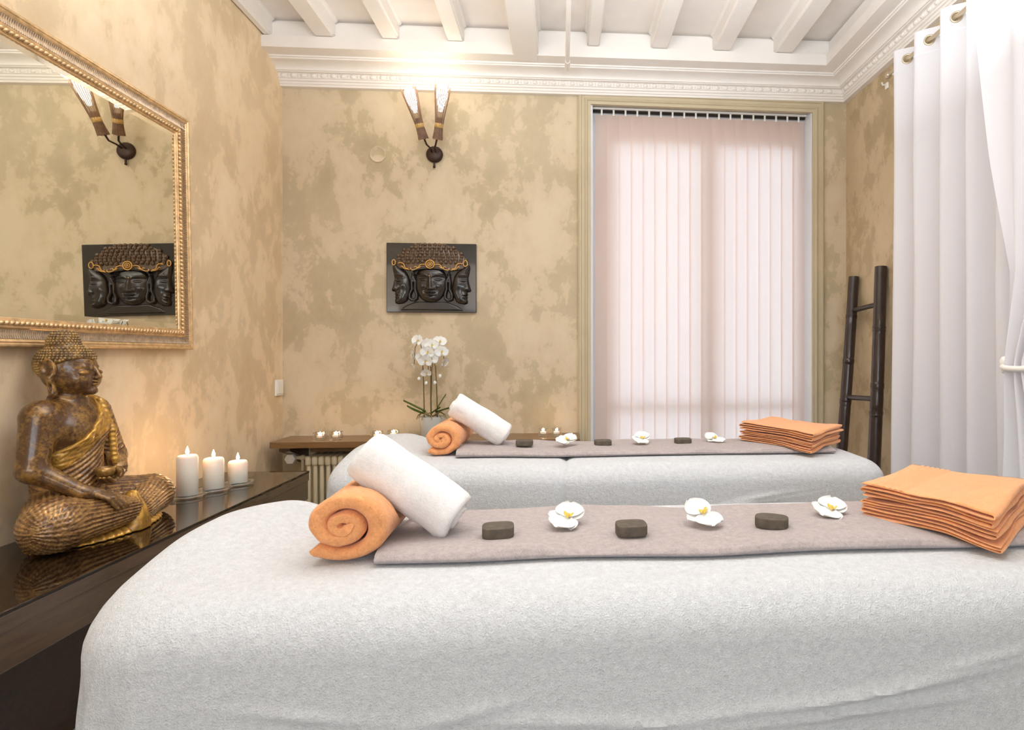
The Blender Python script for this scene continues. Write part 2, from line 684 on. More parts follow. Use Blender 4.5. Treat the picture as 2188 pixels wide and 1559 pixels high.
# window: casing (trim), reveal, two casements with panes
CX0, CX1, CZT = .105, 1.728, Z + 1.675
cprof = [(0, 0), (0, .022), (.010, .030), (.018, .030), (.022, .022), (.040, .022), (.046, .030), (.056, .034), (.062, .026), (.080, .026), (.080, 0)]
parts = []
for side in (0, 1):
    if side == 0:
        parts.append(prism(cprof, [lambda a, b: (CX0 + a, YB - b, 0), lambda a, b: (CX0 + a, YB - b, CZT - a)]))
    else:
        parts.append(prism(cprof, [lambda a, b: (CX1 - a, YB - b, 0), lambda a, b: (CX1 - a, YB - b, CZT - a)]))
parts.append(prism(cprof, [lambda a, b: (CX0 + a, YB - b, CZT - a), lambda a, b: (CX1 - a, YB - b, CZT - a)]))
trim3 = struct(link('trim_3', merge(*parts), M['taupe'], angle=30), 'taupe moulded casing around the tall window')
fixnormals(trim3)
win = bpy.data.objects.new('window_1', None)
COL.objects.link(win)
win.location = (.92, YB + .2, 0)
struct(win, 'tall casement window behind the vertical blind')
rev = merge(box(WX0, WX0 + .012, YB - .01, YB + .3, 0, WZ1), box(WX1 - .012, WX1, YB - .01, YB + .3, 0, WZ1), box(WX0 + .012, WX1 - .012, YB - .01, YB + .3, WZ1 - .012, WZ1))
link('window_reveal', rev, M['reveal'], parent=win, smooth=False)
wy0, wy1 = YB + .112, YB + .165
LS, RS, MX0, MX1, TZ = WX0 + .155, WX1 - .085, .930, 1.030, WZ1 - .26
frame = merge(box(WX0 + .012, LS, wy0, wy1, 0, WZ1 - .012), box(RS, WX1 - .012, wy0, wy1, 0, WZ1 - .012), box(LS, RS, wy0, wy1, TZ, WZ1 - .012),
              box(MX0, MX1, wy0, wy1, 0, TZ), box(LS, MX0, wy0, wy1, 0, .25), box(MX1, RS, wy0, wy1, 0, .25),
              box(LS, MX0, wy0, wy1, .925, .975), box(MX1, RS, wy0, wy1, .925, .975))
link('window_frame', frame, M['reveal'], parent=win, smooth=False)
for a, b in ((LS, MX0), (MX1, RS)):
    for z0, z1 in ((.25, .925), (.975, TZ)):
        link('pane', box(a, b, wy0 + .02, wy0 + .026, z0, z1), M['glass'], parent=win, smooth=False)

# vertical blind
bl = thing('vertical_blind', (.92, YB + .07, 0), 'peach vertical slat blind with white headrail filling the tall window', 'blind')
bl.location = (.92, YB + .07, 0)
BY = YB + .07
link('headrail', bbox(WX0 + .014, WX1 - .014, BY - .022, BY + .022, Z + 1.598, Z + 1.628, .003), M['plastic'], parent=bl, smooth=False)
link('shadow_gap', box(WX0 + .02, WX1 - .02, BY - .006, BY + .010, Z + 1.584, Z + 1.5985), M['wick'], parent=bl, smooth=False)  # dark strip added as the shadow gap between headrail and slats
nsl = 18
pitch = (1.628 - .222) / nsl
slat_me = None
for i in range(nsl):
    xc = .222 + pitch * (i + .5)
    ang = math.radians(7.5 + 3 * math.sin(i * 2.3))
    zt, zb = Z + 1.568, .03
    def fn(u, v):
        w = (u - .5) * .089
        bow = .004 * (1 - (2 * u - 1) ** 2)
        return (xc + w * math.cos(ang) + bow * math.sin(ang), BY + w * math.sin(ang) - bow * math.cos(ang) + 0 * v, zt + (zb - zt) * v)
    link('slat', grid(fn, 7, 8), M['blind'], parent=bl)
    link('hanger', bbox(xc - .006, xc + .006, BY - .010, BY - .004, Z + 1.560, Z + 1.5995, .001, 1), M['plastic'], parent=bl, smooth=False)

# ------------------------------------------------------------------ wall lamp
sx, sy, sz = -.792, YB, Z + 1.250
lamp = thing('wall_lamp', (sx, sy, sz), 'two armed wall lamp with lit twig bundle shades high on window wall', 'lamp')


def ylathe(prof, cx, cy, cz, n=28):
    v, f = lathe(prof, n)
    v = v[:, [0, 2, 1]].copy()
    v[:, 1] *= -1
    return v + np.array([cx, cy, cz]), f


fixnormals(link('wall_plate', ylathe([(.0, 0), (.050, 0), (.052, .006), (.048, .018), (.034, .026), (.012, .030), (0.0, .031)], sx, sy, sz, 32), M['iron'], parent=lamp))
fixnormals(link('finial', merge(tube([(sx, sy - .015, sz - .05), (sx, sy - .015, sz - .075)], .006, 8), ball((sx, sy - .015, sz - .08), .008)), M['iron'], parent=lamp))
LAMP = ((-1, -0.833, 1.304, -0.899, 1.574), (1, -0.750, 1.304, -0.695, 1.596))
for s, bx, bz, tx, tz in LAMP:
    by, ty = 3.63, 3.52
    p0 = np.array([sx + s * .012, sy - .028, sz + .01])
    b = np.array([bx, by, Z + bz])
    t = np.array([tx, ty, Z + tz])
    link('arm', tube([p0, p0 + [0.002 * s, -.04, .01], (p0 + b) / 2 + [0, -.03, -.005], b + (t - b) * .12], .0055, 8), M['iron'], parent=lamp)
    sh = bpy.data.objects.new('shade', None)
    ax = (t - b) / np.linalg.norm(t - b)
    e1 = np.cross(ax, [0, 1, 0]); e1 /= np.linalg.norm(e1)
    e2 = np.cross(ax, e1)
    L = np.linalg.norm(t - b)
    rad = lambda q: np.interp(q, [0, .13, .26, .45, .7, .9, 1.0], [.029, .024, .0215, .027, .037, .044, .043])
    sticks = []
    nst = 24
    for k in range(nst):
        a = 2 * PI * k / nst
        qs = np.linspace(-.01 + .02 * random.random(), 1 - .12 * random.random(), 9)
        pts = [b + ax * (L * q) + (e1 * math.cos(a) + e2 * math.sin(a)) * (rad(q) + .0012 * math.sin(3 * k)) for q in qs]
        sticks.append(tube(pts, [.0021] * 8 + [.0014], 5))
    shade = link('shade', merge(*sticks), M['stick'], parent=lamp)
    core = tube([b + ax * (L * q) for q in (.0, .1, .2, .3, .40)], [.024, .022, .019, .018, .016], 14)
    link('cup', core, M['stick'], parent=lamp)
    band = tube([b + ax * (L * q) for q in (.215, .22, .295, .30)], [.0225, .0252, .0252, .0225], 18)
    link('binding', band, M['tie_gold'], parent=lamp)
    bc = b + ax * (L * .78)
    prof = []
    bl_path = [b + ax * (L * q) for q in (.50, .55, .63, .73, .83, .92, .985, 1.0)]
    link('bulb', tube(bl_path, [.010, .014, .022, .030, .033, .029, .014, .002], 14), M['bulb'], parent=lamp)
    point('wall_lamp_light', tuple(b + ax * (L * 1.0) + np.array([0, -.05, 0])), 1.1, (1.0, .87, .68), .04)

# round cover plate and light switch
cp = link('junction_cover', ylathe([(0, 0), (.049, 0), (.050, .004), (.046, .007), (.040, .004), (.038, .003), (0, .0035)], 0, 0, 0, 36), M['wall_back'], origin=None)
cp.location = (-1.139, YB, Z + 1.242)
fixnormals(cp)
tag(cp, 'round plaster coloured junction cover on wall left of the lamp', 'cover')
sw = thing('light_switch', (XL, 3.690, Z - .20), 'small white light switch on left wall near the corner', 'switch')
link('switch_plate', bbox(XL, XL + .011, 3.645, 3.735, Z - .248, Z - .152, .003), M['plastic'], parent=sw, smooth=False)
link('rocker', bbox(XL + .011, XL + .016, 3.655, 3.725, Z - .235, Z - .165, .002), M['plastic'], parent=sw, smooth=False)

# ------------------------------------------------------------------ mirror
MY1, MY0, MZ0, MZ1 = 2.815, 1.10, Z + .022, Z + 1.060
mir = thing('wall_mirror', (XL, 2.0, MZ0), 'large mirror in ornate gilt frame on left wall above the statue', 'mirror')
fprof = [(0, 0), (0, .030), (.004, .036), (.010, .036), (.014, .030), (.018, .034), (.023, .030), (.026, .024), (.036, .018), (.050, .019), (.058, .025), (.061, .031), (.064, .033), (.068, .030), (.070, .030), (.088, .030), (.090, .026), (.094, .025), (.098, .014), (.098, 0)]
fprof = [(a * .94, b * .50) for a, b in fprof]
FW = .092


def frame_piece(a, b, inner_dir, along):
    """a, b: outer corners (y, z); profile offset inwards with mitres."""
    def end(c, sy_, sz_):
        return lambda p, h: (XL + h, c[0] + sy_ * p, c[1] + sz_ * p)
    return end


corners = [(MY0, MZ0), (MY1, MZ0), (MY1, MZ1), (MY0, MZ1)]
sgn = [(1, 1), (-1, 1), (-1, -1), (1, -1)]
flute_range = (.026, .058)
for i in range(4):
    a, b = corners[i], corners[(i + 1) % 4]
    sa, sb = sgn[i], sgn[(i + 1) % 4]
    fa = lambda p, h, c=a, s=sa: (XL + h, c[0] + s[0] * p, c[1] + s[1] * p)
    fb = lambda p, h, c=b, s=sb: (XL + h, c[0] + s[0] * p, c[1] + s[1] * p)
    rail = fixnormals(link('frame_rail', prism(fprof, [fa, fb]), M['gilt'], parent=mir, angle=35))
    # fluted band in silvery brown, and rope bead
    A, B = np.array([0, a[0], a[1]]), np.array([0, b[0], b[1]])
    d = (B - A) / np.linalg.norm(B - A)
    inn = np.cross(d, [1, 0, 0])
    mid = np.array([0, (MY0 + MY1) / 2, (MZ0 + MZ1) / 2])
    if inn @ (mid - A) < 0:
        inn = -inn
    L = np.linalg.norm(B - A)
    fl = []
    nfl = int((L - 2 * .03) / .0075)
    for k in range(nfl + 1):
        s = .03 + k * (L - .06) / nfl
        p1 = A + d * s + inn * .026 + [XL + .0125, 0, 0]
        p2 = A + d * s + inn * .040 + [XL + .0085, 0, 0]
        p3 = A + d * s + inn * .054 + [XL + .0125, 0, 0]
        fl.append(tube([p1, p2, p3], .0026, 4, False))
    g = link('fluting', merge(*fl), M['gilt_dark'], parent=rail)
    g['kind'] = 'stuff'
    rp = []
    nr = int((L - 2 * .079) / .017)
    for k in range(nr + 1):
        s = .074 + k * (L - .148) / nr
        c = A + d * s + inn * .074 + [XL + .0155, 0, 0]
        e = (d * .85 + inn * .5); e /= np.linalg.norm(e)
        rp.append(tube([c - e * .011, c - e * .006 + [.003, 0, 0], c + e * .006 + [.003, 0, 0], c + e * .011], [.002, .0065, .0065, .002], 6))
    g = link('rope_bead', merge(*rp), M['gilt'], parent=rail)
    g['kind'] = 'stuff'
bev = .026
gy0, gy1, gz0, gz1 = MY0 + FW - .006, MY1 - FW + .006, MZ0 + FW - .006, MZ1 - FW + .006
gv = [(XL + .008, y, z) for y, z in ((gy0, gz0), (gy1, gz0), (gy1, gz1), (gy0, gz1))] + [(XL + .0105, y, z) for y, z in ((gy0 + bev, gz0 + bev), (gy1 - bev, gz0 + bev), (gy1 - bev, gz1 - bev), (gy0 + bev, gz1 - bev))] + \
     [(XL + .002, y, z) for y, z in ((gy0, gz0), (gy1, gz0), (gy1, gz1), (gy0, gz1))]
gf = [(4, 5, 6, 7), (0, 1, 5, 4), (1, 2, 6, 5), (2, 3, 7, 6), (3, 0, 4, 7), (8, 9, 1, 0), (9, 10, 2, 1), (10, 11, 3, 2), (11, 8, 0, 3), (8, 11, 10, 9)]
fixnormals(link('mirror_glass', (np.array(gv), gf), M['mirror'], parent=mir, smooth=False))
mir.location.x += .021                         # it hangs with its lower edge standing off the wall
mir.rotation_euler = (0, math.radians(-1.05), 0)

# ------------------------------------------------------------------ carved relief of three heads
BX0, BX1, BZ0, BZ1 = -1.080, -.533, Z + .262, Z + .692
PW = (BX1 - BX0) / 1495.0                      # metres per drawing unit
rel = thing('wall_carving', ((BX0 + BX1) / 2, YB, BZ0), 'black carved relief panel of three faces with gold headband', 'wall carving')
board_t = .022
link('board', bbox(BX0, BX1, YB - board_t, YB, BZ0, BZ1, .003), M['carving'], parent=rel, smooth=False)


def rx(u):
    return (BX0 + BX1) / 2 + (u - 962) * PW


def rz(v):
    return (BZ0 + BZ1) / 2 + (822 - v) * PW


def ell(U, V, cu, cv, a, b):
    return np.sqrt(np.clip(1 - ((U - cu) / a) ** 2 - ((V - cv) / b) ** 2, 0, None))


def gau(U, V, cu, cv, a, b):
    return np.exp(-((U - cu) / a) ** 2 - ((V - cv) / b) ** 2)


def seg_d(U, V, p, q):
    p, q = np.array(p, float), np.array(q, float)
    t = np.clip(((U - p[0]) * (q[0] - p[0]) + (V - p[1]) * (q[1] - p[1])) / ((q - p) @ (q - p)), 0, 1)
    return np.hypot(U - p[0] - t * (q[0] - p[0]), V - p[1] - t * (q[1] - p[1])), t


def relief(name, u0, u1, v0, v1, hfun, mat, n=6.0):
    nu, nv = int((u1 - u0) / n), int((v1 - v0) / n)
    U, V = np.meshgrid(np.linspace(u0, u1, nu), np.linspace(v0, v1, nv), indexing='ij')
    H = hfun(U, V)
    keep = H > 0
    idx = -np.ones(U.shape, int)
    F = []
    cell = keep[:-1, :-1] | keep[1:, :-1] | keep[1:, 1:] | keep[:-1, 1:]
    used = np.zeros(U.shape, bool)
    for di, dj in ((0, 0), (1, 0), (1, 1), (0, 1)):
        used[di:di + nu - 1, dj:dj + nv - 1] |= cell
    idx[used] = np.arange(used.sum())
    P = np.stack([rx(U[used]), YB - board_t + .002 - np.maximum(H[used], 0), rz(V[used])], -1)
    I, J = np.nonzero(cell)
    F = [tuple(q) for q in np.stack([idx[I, J], idx[I + 1, J], idx[I + 1, J + 1], idx[I, J + 1]], -1).tolist()]
    o = link(name, (P, F), mat, parent=rel)
    return o


def polymask(U, V, pts):
    """Signed inside distance to a closed polygon (positive inside)."""
    pts = np.array(pts, float)
    dmin = np.full(U.shape, 1e9)
    ins = np.zeros(U.shape, bool)
    for i in range(len(pts)):
        p, q = pts[i], pts[(i + 1) % len(pts)]
        d, _ = seg_d(U, V, p, q)
        dmin = np.minimum(dmin, d)
        c = ((p[1] > V) != (q[1] > V)) & (U < (q[0] - p[0]) * (V - p[1]) / (q[1] - p[1] + 1e-9) + p[0])
        ins ^= c
    return np.where(ins, dmin, -dmin)


def center_face(U, V):
    w = 262 - 62 * sstep(960, 1240, V) + 0 * U
    base = .036 * np.sqrt(np.clip(1 - ((U - 955) / w) ** 2 - ((V - 940) / 305) ** 4, 0, None))
    h = base + .001 * 0
    m = base > 0
    f = np.zeros_like(U)
    for s in (-1, 1):
        cu = 957 + s * 128
        f -= .010 * gau(U, V, cu, 838, 95, 34)                                # eye hollow
        f += .0085 * gau(U, V, cu, 858, 70, 24)                               # lid
        arc = 775 + 55 * np.abs((U - cu - s * 10) / 130) ** 2
        f += .0045 * np.exp(-((V - arc) / 14) ** 2) * np.exp(-((U - cu) / 105) ** 4)    # brow
        f -= .004 * np.exp(-((V - 884 + 14 * ((U - cu) / 70) ** 2) / 7) ** 2) * np.exp(-((U - cu) / 66) ** 4)
        f += .005 * gau(U, V, 957 + s * 150, 960, 80, 60)                      # cheek
        f += .006 * gau(U, V, 957 + s * 52, 1012, 24, 20)                      # nostril
        f -= .004 * gau(U, V, 957 + s * 96, 1040, 22, 40)
    d, t = seg_d(U, V, (950, 800), (957, 1010))
    f += (.008 + .010 * t) * np.exp(-(d / (22 + 20 * t)) ** 2)                  # nose
    f -= .006 * gau(U, V, 957, 1048, 60, 14)
    f += .0085 * np.exp(-((V - 1072 - 8 * np.cos((U - 957) / 28)) / 12) ** 2) * np.exp(-((U - 957) / 78) ** 4)
    f -= .006 * np.exp(-((V - 1090) / 6) ** 2) * np.exp(-((U - 957) / 80) ** 4)
    f += .008 * gau(U, V, 957, 1112, 66, 14)
    f -= .005 * gau(U, V, 957, 1140, 60, 14)
    f += .009 * gau(U, V, 957, 1180, 70, 34)
    f += .002 * np.exp(-((V - 700) / 18) ** 2)
    return np.where(m, np.maximum(h + f, .003), 0)


LP = [(330, 600), (318, 660), (340, 770), (352, 835), (335, 930), (303, 1032), (318, 1058), (360, 1066), (366, 1084), (352, 1110), (372, 1126), (358, 1152), (372, 1176), (356, 1216),
      (366, 1258), (410, 1276), (500, 1262), (560, 1225), (605, 1120), (630, 1000), (610, 880), (585, 790), (540, 720), (450, 650), (380, 600)]


def side_face(U, V):
    sd = polymask(U, V, LP)
    base = .031 * np.sqrt(np.clip(1 - (1 - np.clip(sd / 95, 0, 1)) ** 2, 0, None))
    f = -.008 * gau(U, V, 425, 850, 75, 32) + .0075 * gau(U, V, 425, 872, 62, 22)
    arc = 812 - 30 * np.cos((U - 430) / 70)
    f += .005 * np.exp(-((V - arc) / 12) ** 2) * np.exp(-((U - 430) / 80) ** 4)
    f -= .004 * np.exp(-((V - 898 + 10 * ((U - 425) / 60) ** 2) / 7) ** 2) * np.exp(-((U - 425) / 58) ** 4)
    d, t = seg_d(U, V, (362, 840), (345, 1020))
    f += .008 * np.exp(-(d / (20 + 18 * t)) ** 2)
    f += .006 * gau(U, V, 395, 1025, 26, 22) - .005 * gau(U, V, 432, 1045, 22, 34)
    f += .006 * gau(U, V, 385, 1112, 40, 13) - .006 * gau(U, V, 392, 1132, 42, 6) + .006 * gau(U, V, 388, 1154, 36, 13) - .004 * gau(U, V, 395, 1182, 40, 12)
    f += .006 * gau(U, V, 395, 1222, 34, 28) + .006 * gau(U, V, 510, 950, 60, 70)
    return np.where(sd > 0, np.maximum(base + f * sstep(0, 30, sd), .003), 0)


def ears(U, V, side):
    h = np.zeros_like(U)
    for s in (side,):
        c = 957
        pts = [(c + s * 300, 800), (c + s * 318, 900), (c + s * 312, 1020), (c + s * 352, 1110), (c + s * 350, 1180), (c + s * 292, 1212), (c + s * 240, 1175), (c + s * 236, 1110), (c + s * 262, 1020), (c + s * 258, 900), (c + s * 300, 800)]
        for p, q in zip(pts[:-1], pts[1:]):
            d, _ = seg_d(U, V, p, q)
            h = np.maximum(h, .024 * np.sqrt(np.clip(1 - (d / 30) ** 2, 0, None)))
        for q in range(4):
            h = np.maximum(h, .024 * ell(U, V, c + s * 295, 770 + 40 * q, 40, 26))
    return h


def bust(U, V):
    sd = polymask(U, V, [(430, 1385), (520, 1300), (700, 1225), (1220, 1225), (1390, 1295), (1530, 1385)])
    return np.where(sd > 0, .007 * sstep(0, 22, sd) + .001, 0)


relief('bust', 420, 1540, 1215, 1395, bust, M['carving'], 8)
relief('ear', 560, 780, 730, 1225, lambda U, V: ears(U, V, -1), M['carving'], 6)
relief('ear', 1140, 1350, 730, 1225, lambda U, V: ears(U, V, 1), M['carving'], 6)
relief('front_face', 690, 1225, 630, 1250, center_face, M['carving'], 5)
relief('side_face', 295, 640, 590, 1285, side_face, M['carving'], 5)
relief('side_face', 1275, 1640, 590, 1285, lambda U, V: side_face(1930 - U, V), M['carving'], 5)


def hair_dome(U, V):
    h = .030 * np.sqrt(np.clip(1 - ((U - 962) / 640) ** 2 - ((V - 720) / 500) ** 2, 0, None))
    low = 640 + 60 * np.abs(np.sin((U - 962) / 640 * PI * 1.0)) * (np.abs(U - 962) < 640)
    return np.where((V < low) & (V > 236), h, 0)


relief('hair', 330, 1600, 236, 720, hair_dome, M['carving_hair'], 10)
cv = []
for row in range(7):
    v = 268 + row * 50
    hw = 640 * math.sqrt(max(0, 1 - ((v - 720) / 500) ** 2)) - 30
    ncurl = int(2 * hw / 74)
    for k in range(ncurl + 1):
        u = 962 - hw + k * 2 * hw / max(1, ncurl) + (19 if row % 2 else -19) + random.uniform(-5, 5)
        if v > 560 and abs(u - 955) < 110:
            continue
        hh = .030 * math.sqrt(max(0.04, 1 - ((u - 962) / 640) ** 2 - ((v - 720) / 500) ** 2))
        y = YB - board_t - hh
        r = 34 * PW
        cv.append(ball((rx(u), y, rz(v + random.uniform(-6, 6))), (r, r * .85, r), 8, 5))
        cv.append(ball((rx(u), y - r * .70, rz(v)), (r * .45, r * .4, r * .45), 6, 4))
g = link('hair_curls', merge(*cv), M['carving_hair'], parent=rel)
g['kind'] = 'stuff'
gold = []


def rpt(u, v, lift):
    return (rx(u), YB - board_t - lift, rz(v))


def scroll(pts, r=7.5, lift=.030):
    P = [rpt(u, v, lift) for u, v in pts]
    out = []
    for i in range(len(P) - 1):
        p0 = np.array(P[max(i - 1, 0)]); p1 = np.array(P[i]); p2 = np.array(P[i + 1]); p3 = np.array(P[min(i + 2, len(P) - 1)])
        for t in np.linspace(0, 1, 6, endpoint=False):
            out.append(.5 * ((2 * p1) + (-p0 + p2) * t + (2 * p0 - 5 * p1 + 4 * p2 - p3) * t * t + (-p0 + 3 * p1 - 3 * p2 + p3) * t ** 3))
    out.append(np.array(P[-1]))
    return tube(out, r * PW, 6)


def ringp(cu, cv_, r, ru=1.0):
    return [(cu + ru * r * math.cos(a), cv_ + r * math.sin(a)) for a in np.linspace(0, 2 * PI, 15)]


gold.append(scroll(ringp(957, 605, 68), 10, .036))
gold.append(scroll(ringp(957, 605, 38), 7, .037))
gold.append(scroll(ringp(957, 605, 14), 7, .038))
gold.append(scroll(ringp(350, 575, 45, .6), 8, .020))
gold.append(scroll(ringp(1535, 580, 50, .7), 8, .020))
for s in (-1, 1):
    m = lambda u: 957 + s * (u - 957)
    gold.append(scroll([(m(1035), 612), (m(1085), 606), (m(1130), 622), (m(1150), 660), (m(1200), 690), (m(1250), 700), (m(1275), 685), (m(1265), 665)], 8, .033))
    gold.append(scroll([(m(1112), 636), (m(1130), 660), (m(1165), 668), (m(1190), 648), (m(1220), 655)], 7, .034))
    gold.append(scroll([(m(1300), 700), (m(1330), 690), (m(1375), 660), (m(1390), 610), (m(1430), 585), (m(1490), 590)], 8, .028))
    gold.append(scroll([(m(1320), 665), (m(1345), 690), (m(1385), 680), (m(1420), 640), (m(1440), 650)], 7, .028))
gold.append(ball(rpt(946, 798, .038), 12 * PW, 8, 5))
link('headband', merge(*gold), M['gold_paint'], parent=rel)
gb = link('forehead_band', prism([(rx(640), rz(720)), (rx(700), rz(670)), (rx(957), rz(645)), (rx(1210), rz(670)), (rx(1270), rz(720)), (rx(1250), rz(735)), (rx(1200), rz(700)), (rx(957), rz(672)), (rx(710), rz(700)), (rx(660), rz(735))],
     [lambda a, b: (a, YB - board_t + .002, b), lambda a, b: (a, YB - board_t - .033, b)]), M['carving'], parent=rel, angle=30)
fixnormals(gb)

# ------------------------------------------------------------------ radiator and its shelf
SHZ = Z - .500
shelf = thing('radiator_shelf', (-.75, YB - .14, SHZ - .034), 'brown wooden shelf above the radiator along window wall', 'shelf')
out2 = [(-1.645, YB - .275), (.108, YB - .275), (.108, YB), (-1.60, YB), (-1.645, YB - .06)]
out2 = [(-1.655, YB - .262), (-1.640, YB - .275), (.106, YB - .275), (.106, YB), (-1.655, YB)]
top = prism(out2, [lambda a, b: (a, b, SHZ - .034), lambda a, b: (a, b, SHZ)])
fixnormals(link('board', top, M['shelf_wood'], parent=shelf, smooth=False))
for bx in (-1.58, .03):
    br = [(YB, SHZ - .034), (YB - .25, SHZ - .034), (YB - .25, SHZ - .055), (YB - .19, SHZ - .075), (YB - .10, SHZ - .105), (YB, SHZ - .16)]
    fixnormals(link('bracket', prism(br, [lambda a, b: (bx - .03, a, b), lambda a, b: (bx + .03, a, b)]), M['dark_wood'], parent=shelf, smooth=False))
link('apron', bbox(-1.50, .04, YB - .10, YB - .085, SHZ - .085, SHZ - .034, .003), M['shelf_wood'], parent=shelf, smooth=False)

rad = thing('radiator', (-.75, YB - .13, 0), 'cream cast iron column radiator under the wooden shelf', 'radiator')
RZ1, RZ0 = Z - .590, .10
sec_me = None
nsec = 38
for i in range(nsec):
    xc = -1.470 + i * .0368
    if sec_me is None:
        cols_ = []
        for yy in (-.062, 0.0, .062):
            cols_.append(tube([(0, yy, RZ0 + .03), (0, yy, RZ0 + .10), (0, yy, RZ1 - .08), (0, yy, RZ1 - .03)], [.010, .013, .013, .010], 8))
        for zz in (RZ0 + .03, RZ1 - .03):
            cols_.append(bbox(-.0165, .0165, -.085, .085, zz - .028, zz + .028, .012, 2))
        q = link('section', merge(*cols_), M['radiator'], parent=None)
        sec_me = q.data
    else:
        q = bpy.data.objects.new('section', sec_me)
        COL.objects.link(q)
    q.parent = rad
    q.location = (xc - rad.location.x, 0.0, 0)
for fx in (-1.40, -.15):
    link('foot', bbox(fx - .015, fx + .015, YB - .20, YB - .06, 0, RZ0 + .03, .006), M['radiator'], parent=rad, smooth=False)
vy = YB - .13
valve = link('valve', merge(tube([(-1.49, vy, Z - .612), (-1.565, vy, Z - .612)], .011, 10), tube([(-1.530, vy, Z - .60), (-1.530, vy, Z - .70), (-1.53, vy, .0)], .009, 8), ball((-1.530, vy, Z - .612), .018, 10, 7)), M['radiator'], parent=rad)
hexv, hexf = ylathe([(.006, .02), (.012, .022), (.030, .018), (.033, .0), (.030, -.018), (.012, -.02), (.006, -.012)], 0, 0, 0, 6)
hexv = hexv + np.array([-1.590, vy - .015, Z - .615])
fixnormals(link('valve_knob', (hexv, hexf), M['plastic'], parent=valve, smooth=False))


# ------------------------------------------------------------------ flames, tealights, candles
def flame_mesh(c, h, r):
    return lathe([(.0, 0), (r * .6, h * .08), (r, h * .28), (r * .85, h * .5), (r * .4, h * .8), (0.0003, h)], 12, *c)


def tealight(loc, label, first=None, lit=True):
    x, y, z = loc
    t = thing('tealight', loc, label, 'tealight holder', 'glass tealights on the radiator shelf')
    s = .031
    outer = bbox(x - s, x + s, y - s, y + s, z, z + .048, .004, 2)
    inner = lathe([(.0005, .014), (.022, .014), (.024, .045), (.024, .0482)], 16, x, y, z)
    gl = merge(lathe([(.034, 0), (.036, .004), (.036, .046), (.034, .048), (.029, .048), (.026, .016), (.0005, .014)], 4, x, y, z, False), ([(x, y, z)], []))
    prof = [(.0005, .0), (.038, 0), (.041, .004), (.042, .044), (.040, .048), (.034, .048), (.031, .016), (.0005, .013)]
    v, f = lathe(prof, 4, x, y, z, False)
    v = (np.array(v) - [x, y, 0]) @ np.array([[math.cos(PI / 4), math.sin(PI / 4), 0], [-math.sin(PI / 4), math.cos(PI / 4), 0], [0, 0, 1]]) + [x, y, 0]
    fixnormals(link('glass_cup', (v, f), M['glass'], parent=t, smooth=False))
    link('wax', lathe([(.0005, .016), (.019, .016), (.019, .028), (.017, .029), (.0005, .029)], 16, x, y, z, False), M['candle'], parent=t)
    link('flame', flame_mesh((x, y, z + .031), .020, .0055), M['flame'], parent=t)
    point('tealight_light', (x, y, z + .042), .35, (1.0, .62, .34), .008)
    return t


for x, y, lab in ((-1.402, 3.545, 'lit glass tealight at far left end of the radiator shelf'), (-1.318, 3.56, 'lit glass tealight second from left end of the radiator shelf'),
                  (-1.085, 3.56, 'lit glass tealight on shelf above white cover, left of its close pair'), (-1.002, 3.60, 'lit glass tealight on shelf, right of its pair, left of the orchid'),
                  (-.112, 3.60, 'lit glass tealight on shelf right of white rolled towel, left of its pair'), (-.030, 3.59, 'lit glass tealight on shelf nearest the window casing')):
    tealight((x, y, SHZ), lab)

# ------------------------------------------------------------------ console table at the left wall
CT = Z - .584                                  # its top
CFX = -1.262
CY0, CY1 = .55, 3.065
con = thing('console_table', (-1.48, 1.8, 0), 'long dark brown console table with black glass top along left wall', 'console table')
link('glass_top', bbox(XL + .002, CFX, CY0, CY1, CT - .010, CT, .0025), M['black_glass'], parent=con, smooth=False)
link('top_rail', bbox(XL + .004, CFX - .002, CY0 + .002, CY1 - .002, CT - .048, CT - .0105, .002), M['console'], parent=con, smooth=False)
link('apron', bbox(CFX - .028, CFX - .006, CY0 + .004, CY1 - .004, CT - .142, CT - .0485, .002), M['console'], parent=con, smooth=False)
link('apron', bbox(XL + .01, CFX - .03, CY1 - .026, CY1 - .006, CT - .142, CT - .0485, .002), M['console'], parent=con, smooth=False)
link('shade_panel', bbox(XL + .019, XL + .029, CY0 + .035, CY1 - .035, .058, CT - .049, .002), M['dark_wood'], parent=con, smooth=False)  # added dark panel, its colour stands in for the shade under the console
for yy in (CY0 + .01, CY1 - .03):
    link('end_panel', bbox(XL + .03, CFX - .034, yy, yy + .02, 0, CT - .049, .002), M['console'], parent=con, smooth=False)

# glass candle tray: three linked dishes
TC = [(-1.527, 2.540), (-1.490, 2.655), (-1.450, 2.768)]
dvec = np.array(TC[2]) - np.array(TC[0]); dvec /= np.linalg.norm(dvec)
nvec = np.array([-dvec[1], dvec[0]])
ss = np.linspace(-.066, .31, 64)
hw = []
for s in ss:
    w = max(math.sqrt(max(0, .058 ** 2 - (s - c) ** 2)) for c in (0, .12, .24))
    hw.append(max(w, .034 if -.03 < s < .27 else .0))
hw = np.array(hw)
hw[(ss > .27)] = np.maximum(hw[(ss > .27)], .014)
hw[0] = .006
O = np.array(TC[0])
left = [O + dvec * s + nvec * w for s, w in zip(ss, hw)]
right = [O + dvec * s - nvec * w for s, w in zip(ss, hw)]
outl = left + right[::-1]
cen = np.mean(outl, axis=0)
tray = thing('candle_tray', (TC[1][0], TC[1][1], CT), 'clear glass scalloped tray under the three white candles', 'tray')
base = prism([tuple(p) for p in outl], [lambda a, b: (a, b, CT + .0005), lambda a, b: (a, b, CT + .006)])
fixnormals(link('dish', base, M['glass'], parent=tray, angle=40))
rim = [(p[0], p[1], CT + .011) for p in outl] + [(outl[0][0], outl[0][1], CT + .011)]
link('rim', tube(rim, .0052, 8, False), M['glass'], parent=tray)
